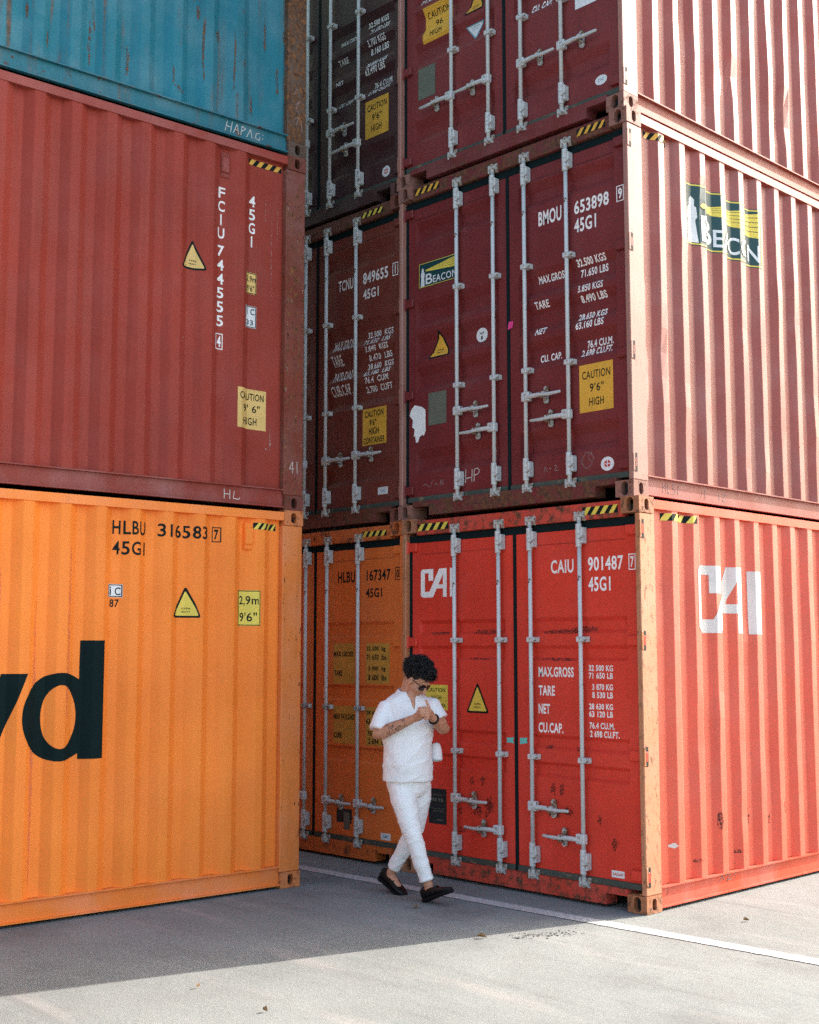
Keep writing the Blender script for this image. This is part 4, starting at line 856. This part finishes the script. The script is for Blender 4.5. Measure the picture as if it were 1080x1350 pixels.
# shoes
def shoe(ank, d, toe_z):
    d = d.normalized(); r = d.cross(V(0, 0, 1)).normalized(); u = r.cross(d)
    F = Matrix((r, d, u)).transposed(); org = Vector(ank)
    P = lambda x, y, z: org + F @ V(x, y, z)
    up_ = bmesh.new(); R = []; n = 16
    for y, hw, top, zb in ((-.075, .018, -.030, -.085), (-.068, .030, -.012, -.088), (-.045, .036, -.004, -.090), (0, .037, -.020, -.090), (.045, .040, -.026, -.090), (.075, .046, -.034, -.090), (.115, .049, -.046, -.090), (.155, .046, -.054, -.090), (.190, .036, -.062, -.089), (.208, .018, -.072, -.086)):
        h = (top - zb)
        R.append([up_.verts.new(P(hw * (abs(cos(t)) ** .7) * (1 if cos(t) > 0 else -1), y, zb + h * (.5 + .5 * (abs(sin(t)) ** .75) * (1 if sin(t) > 0 else -1)))) for t in [2 * pi * i / n for i in range(n)]])
    for p, q in zip(R, R[1:]):
        for i in range(n): up_.faces.new((p[i], p[(i + 1) % n], q[(i + 1) % n], q[i]))
    up_.faces.new(R[0][::-1]); up_.faces.new(R[-1]); bmesh.ops.recalc_face_normals(up_, faces=up_.faces)
    so = mobj('shoe', up_, M['leather'], man, True)
    st = bmesh.new(); ol = [(x, y) for y, x in ((-.078, .012), (-.070, .030), (-.045, .040), (0, .040), (.06, .044), (.115, .053), (.16, .050), (.196, .038), (.214, .014))]
    poly = ol + [(-x, y) for x, y in ol[::-1]]
    lo = [st.verts.new(P(x, y, -.104 if y > -.02 else -.112)) for x, y in poly]; hi = [st.verts.new(P(x, y, -.084)) for x, y in poly]
    st.faces.new(lo[::-1]); st.faces.new(hi); m_ = len(poly)
    for i in range(m_): st.faces.new((lo[i], lo[(i + 1) % m_], hi[(i + 1) % m_], hi[i]))
    mobj('sole', st, M['rubber'], so)
    sb = bmesh.new(); tube(sb, [P(-.044, .070, -.062), P(-.028, .076, -.036), P(0, .078, -.028), P(.028, .076, -.036), P(.044, .070, -.062)], [.010] * 5, 8, flat=.5); mobj('strap', sb, M['leather'], so, True)
    return so
shoe(Vector(AR_) + V(-.004, .004, .004), V(.66, -.62, .34), 0)
shoe(Vector(AL_) + V(.0, .0, .018), V(.66, -.62, -.42), 0)
# hair: tight curls over the scalp
hb = bmesh.new(); rnd = random.Random(5); cnt = 0
ell(hb, H(0, -.028, .046), (.088, .100, .086), HM, 18)
while cnt < 950:
    d = V(rnd.gauss(0, 1), rnd.gauss(0, 1), rnd.gauss(0, 1)).normalized()
    if d.y > .35 and d.z < .28: continue
    if d.z < -.45: continue
    if abs(d.x) > .72 and d.y > .0 and d.z < .0: continue
    cnt += 1; k = rnd.uniform(.95, 1.36) if d.z > -.1 else rnd.uniform(.9, 1.08)
    base = V(d.x * .088 * k, -.022 + d.y * .106 * k, .040 + d.z * .098 * k)
    ax = V(rnd.gauss(0, 1), rnd.gauss(0, 1), rnd.gauss(0, 1)).normalized(); a1 = ax.orthogonal().normalized(); a2 = ax.cross(a1)
    r0 = rnd.uniform(.008, .015); ln = rnd.uniform(.012, .03); ph = rnd.uniform(0, 6)
    pts = [H(*(base + a1 * r0 * cos(ph + t * 1.05) + a2 * r0 * sin(ph + t * 1.05) + ax * ln * (t / 9 - .5))) for t in range(10)]
    tube(hb, pts, [.0018, .0024, .0027, .0027, .0027, .0027, .0027, .0027, .0022, .0012], 4, dome=False)
mobj('hair', hb, M['hair'], man, True)
# sunglasses
gb = bmesh.new()
for s_ in (-1, 1):
    tube(gb, [H(s_ * .062, .086, .012), H(s_ * .078, .04, .010), H(s_ * .080, -.02, .004)], [.0025] * 3, 6)
    pts = [H(s_ * .034 + .030 * cos(t), .099 - abs(s_ * .034 + .030 * cos(t)) * .18, .000 + .023 * sin(t)) for t in [2 * pi * i / 20 for i in range(21)]]
    tube(gb, pts, [.0034] * 21, 6, dome=False)
tube(gb, [H(-.01, .102, .008), H(.01, .102, .008)], [.003, .003], 6)
gl = mobj('sunglasses', gb, M['leather'], man, True)
for s_ in (-1, 1):
    lb = bmesh.new(); c0 = lb.verts.new(H(s_ * .034, .099 - .006 + .003, 0)); rg = [lb.verts.new(H(s_ * .034 + .030 * cos(t), .099 - abs(s_ * .034 + .030 * cos(t)) * .18, .023 * sin(t))) for t in [2 * pi * i / 20 for i in range(20)]]
    for i in range(20): lb.faces.new((c0, rg[i], rg[(i + 1) % 20]))
    mobj('lens', lb, M['lens'], gl, True)
# watch and ring
wb = bmesh.new(); wl = Vector(WL); dw = (Vector(EL) - wl).normalized(); q1 = dw.orthogonal().normalized(); q2 = dw.cross(q1); cw = wl + dw * .022
pts = [cw + (q1 * cos(t) + q2 * sin(t)) * .0325 for t in [2 * pi * i / 20 for i in range(21)]]
tube(wb, pts, [.010] * 21, 8, flat=1.0, up=tuple(dw), dome=False); wt = mobj('wristwatch', wb, M['leather'], man, True)
wb = bmesh.new(); fc = cw + V(-.35, -.75, .55).normalized() * .030; nn = V(-.35, -.75, .55).normalized(); tube(wb, [fc, fc + nn * .012], [.019, .018], 16, dome=False); mobj('watch_case', wb, M['steel'], wt)
rb = bmesh.new(); rc = V(.118 - .030, -.315 - .031, 1.396); pts = [rc + V(.3 * sin(t), .5 * cos(t) * 0 + .95 * sin(t) * 0, 0) * 0 + V(.0, cos(t), sin(t)) * .0105 for t in [2 * pi * i / 14 for i in range(15)]]
tube(rb, pts, [.0024] * 15, 6, dome=False); mobj('ring', rb, M['steel'], man, True)
# cap tucked behind his waist
cap = empty('cap', (0, 0, 0), MROT - .5, 'white cloth cap hanging behind the waist of the man in white', 'cap')
mw = Matrix.Translation(Vector(MAN)) @ Matrix.Rotation(MROT, 4, 'Z'); cap.location = mw @ V(.180, .095, .985)
cm = bmesh.new(); R = []
for z, a, b in ((.0, .046, .046), (.02, .049, .050), (.06, .046, .050), (.10, .037, .044), (.122, .027, .034), (.130, .012, .018)):
    R.append([cm.verts.new((a * cos(t), b * sin(t), z)) for t in [2 * pi * i / 18 for i in range(18)]])
for p, q in zip(R, R[1:]):
    for i in range(18): cm.faces.new((p[i], p[(i + 1) % 18], q[(i + 1) % 18], q[i]))
cm.faces.new(R[-1]); mobj('crown', cm, M['shirt'], cap, True)
vb = bmesh.new(); pts = [(.044 * cos(t) + .012 * (1 if abs(t) < 1.3 else 0), -.03 + .050 * sin(t) - .02, .0) for t in (-2.6, -2.0, -1.57, -1.1, -.5)]
lo = [vb.verts.new((x, y, -.004)) for x, y in ((-.046, -.02), (-.04, -.06), (-.01, -.085), (.025, -.08), (.05, -.05), (.048, -.01))]; hi = [vb.verts.new((v.co.x, v.co.y, .006)) for v in lo]
vb.faces.new(lo[::-1]); vb.faces.new(hi)
for i in range(6): vb.faces.new((lo[i], lo[(i + 1) % 6], hi[(i + 1) % 6], hi[i]))
mobj('brim', vb, cloth('grey_green_brim', (.30, .32, .28)), cap)
bb = bmesh.new(); tube(bb, [(.047 * cos(t), .047 * sin(t), .010) for t in [2 * pi * i / 18 for i in range(19)]], [.005] * 19, 6, dome=False); mobj('band', bb, M['denim'], cap, True)

# ------------------------------------------------------------------ small things on the ground
M['leaf'] = flatmat('dry_leaf', (.22, .13, .06), .8, .1, (.1, .05, .02)); M['stone'] = flatmat('asphalt_crumb', (.15, .14, .13), .95, .3, (.26, .25, .23))
def leaf(x, y, sc, rz, label):
    bm = bmesh.new(); L = [(0, 0), (.012, .016), (.030, .020), (.050, .012), (.064, 0), (.050, -.012), (.030, -.018), (.012, -.014)]
    lo = [bm.verts.new((a * sc, b * sc, .010 + .012 * abs(b) / .02 + .006 * sin(a * 60))) for a, b in L]; c = bm.verts.new((.032 * sc, 0, .007))
    for i in range(8): bm.faces.new((lo[i], lo[(i + 1) % 8], c))
    o = mobj('dry_leaf', bm, M['leaf']); o.location = (x, y, .002); o.rotation_euler = (0, 0, rz)
    so = o.modifiers.new('t', 'SOLIDIFY'); so.thickness = .001
    tag(o, label, 'leaf', 'dry leaves on the asphalt')
leaf(-.345, -1.335, 1.0, .6, 'small dry leaf at the shadow edge below the left door leaf')
leaf(-1.255, -.985, 1.3, 2.4, 'dark dry leaf on the shaded asphalt beside the front shoe')
leaf(.56, .30, .7, 1.0, 'tiny dark leaf on sunlit asphalt beside the red side wall')
leaf(-.56, -3.30, .40, 2.0, 'tiny dark leaf on sunlit asphalt at lower left')
leaf(.03, -3.31, .5, .2, 'curled brown leaf near the bottom edge left of centre')
bm = bmesh.new(); rnd = random.Random(3)
for i in range(130):
    t = rnd.random(); x = -.20 + .19 * t + rnd.gauss(0, .030); y = -1.13 + .36 * t + rnd.gauss(0, .045); r = rnd.uniform(.002, .0075) * (1 if rnd.random() < .85 else 1.6)
    q = bmesh.ops.create_icosphere(bm, subdivisions=1, radius=r)
    for v in q['verts']: v.co = Vector((v.co.x * rnd.uniform(.8, 1.4), v.co.y * rnd.uniform(.8, 1.3), v.co.z * .6)) + Vector((x, y, r * .25))
o = mobj('asphalt_crumbs', bm, M['stone']); tag(o, 'loose crumbs of broken asphalt in front of the right stack', None, None, 'stuff')
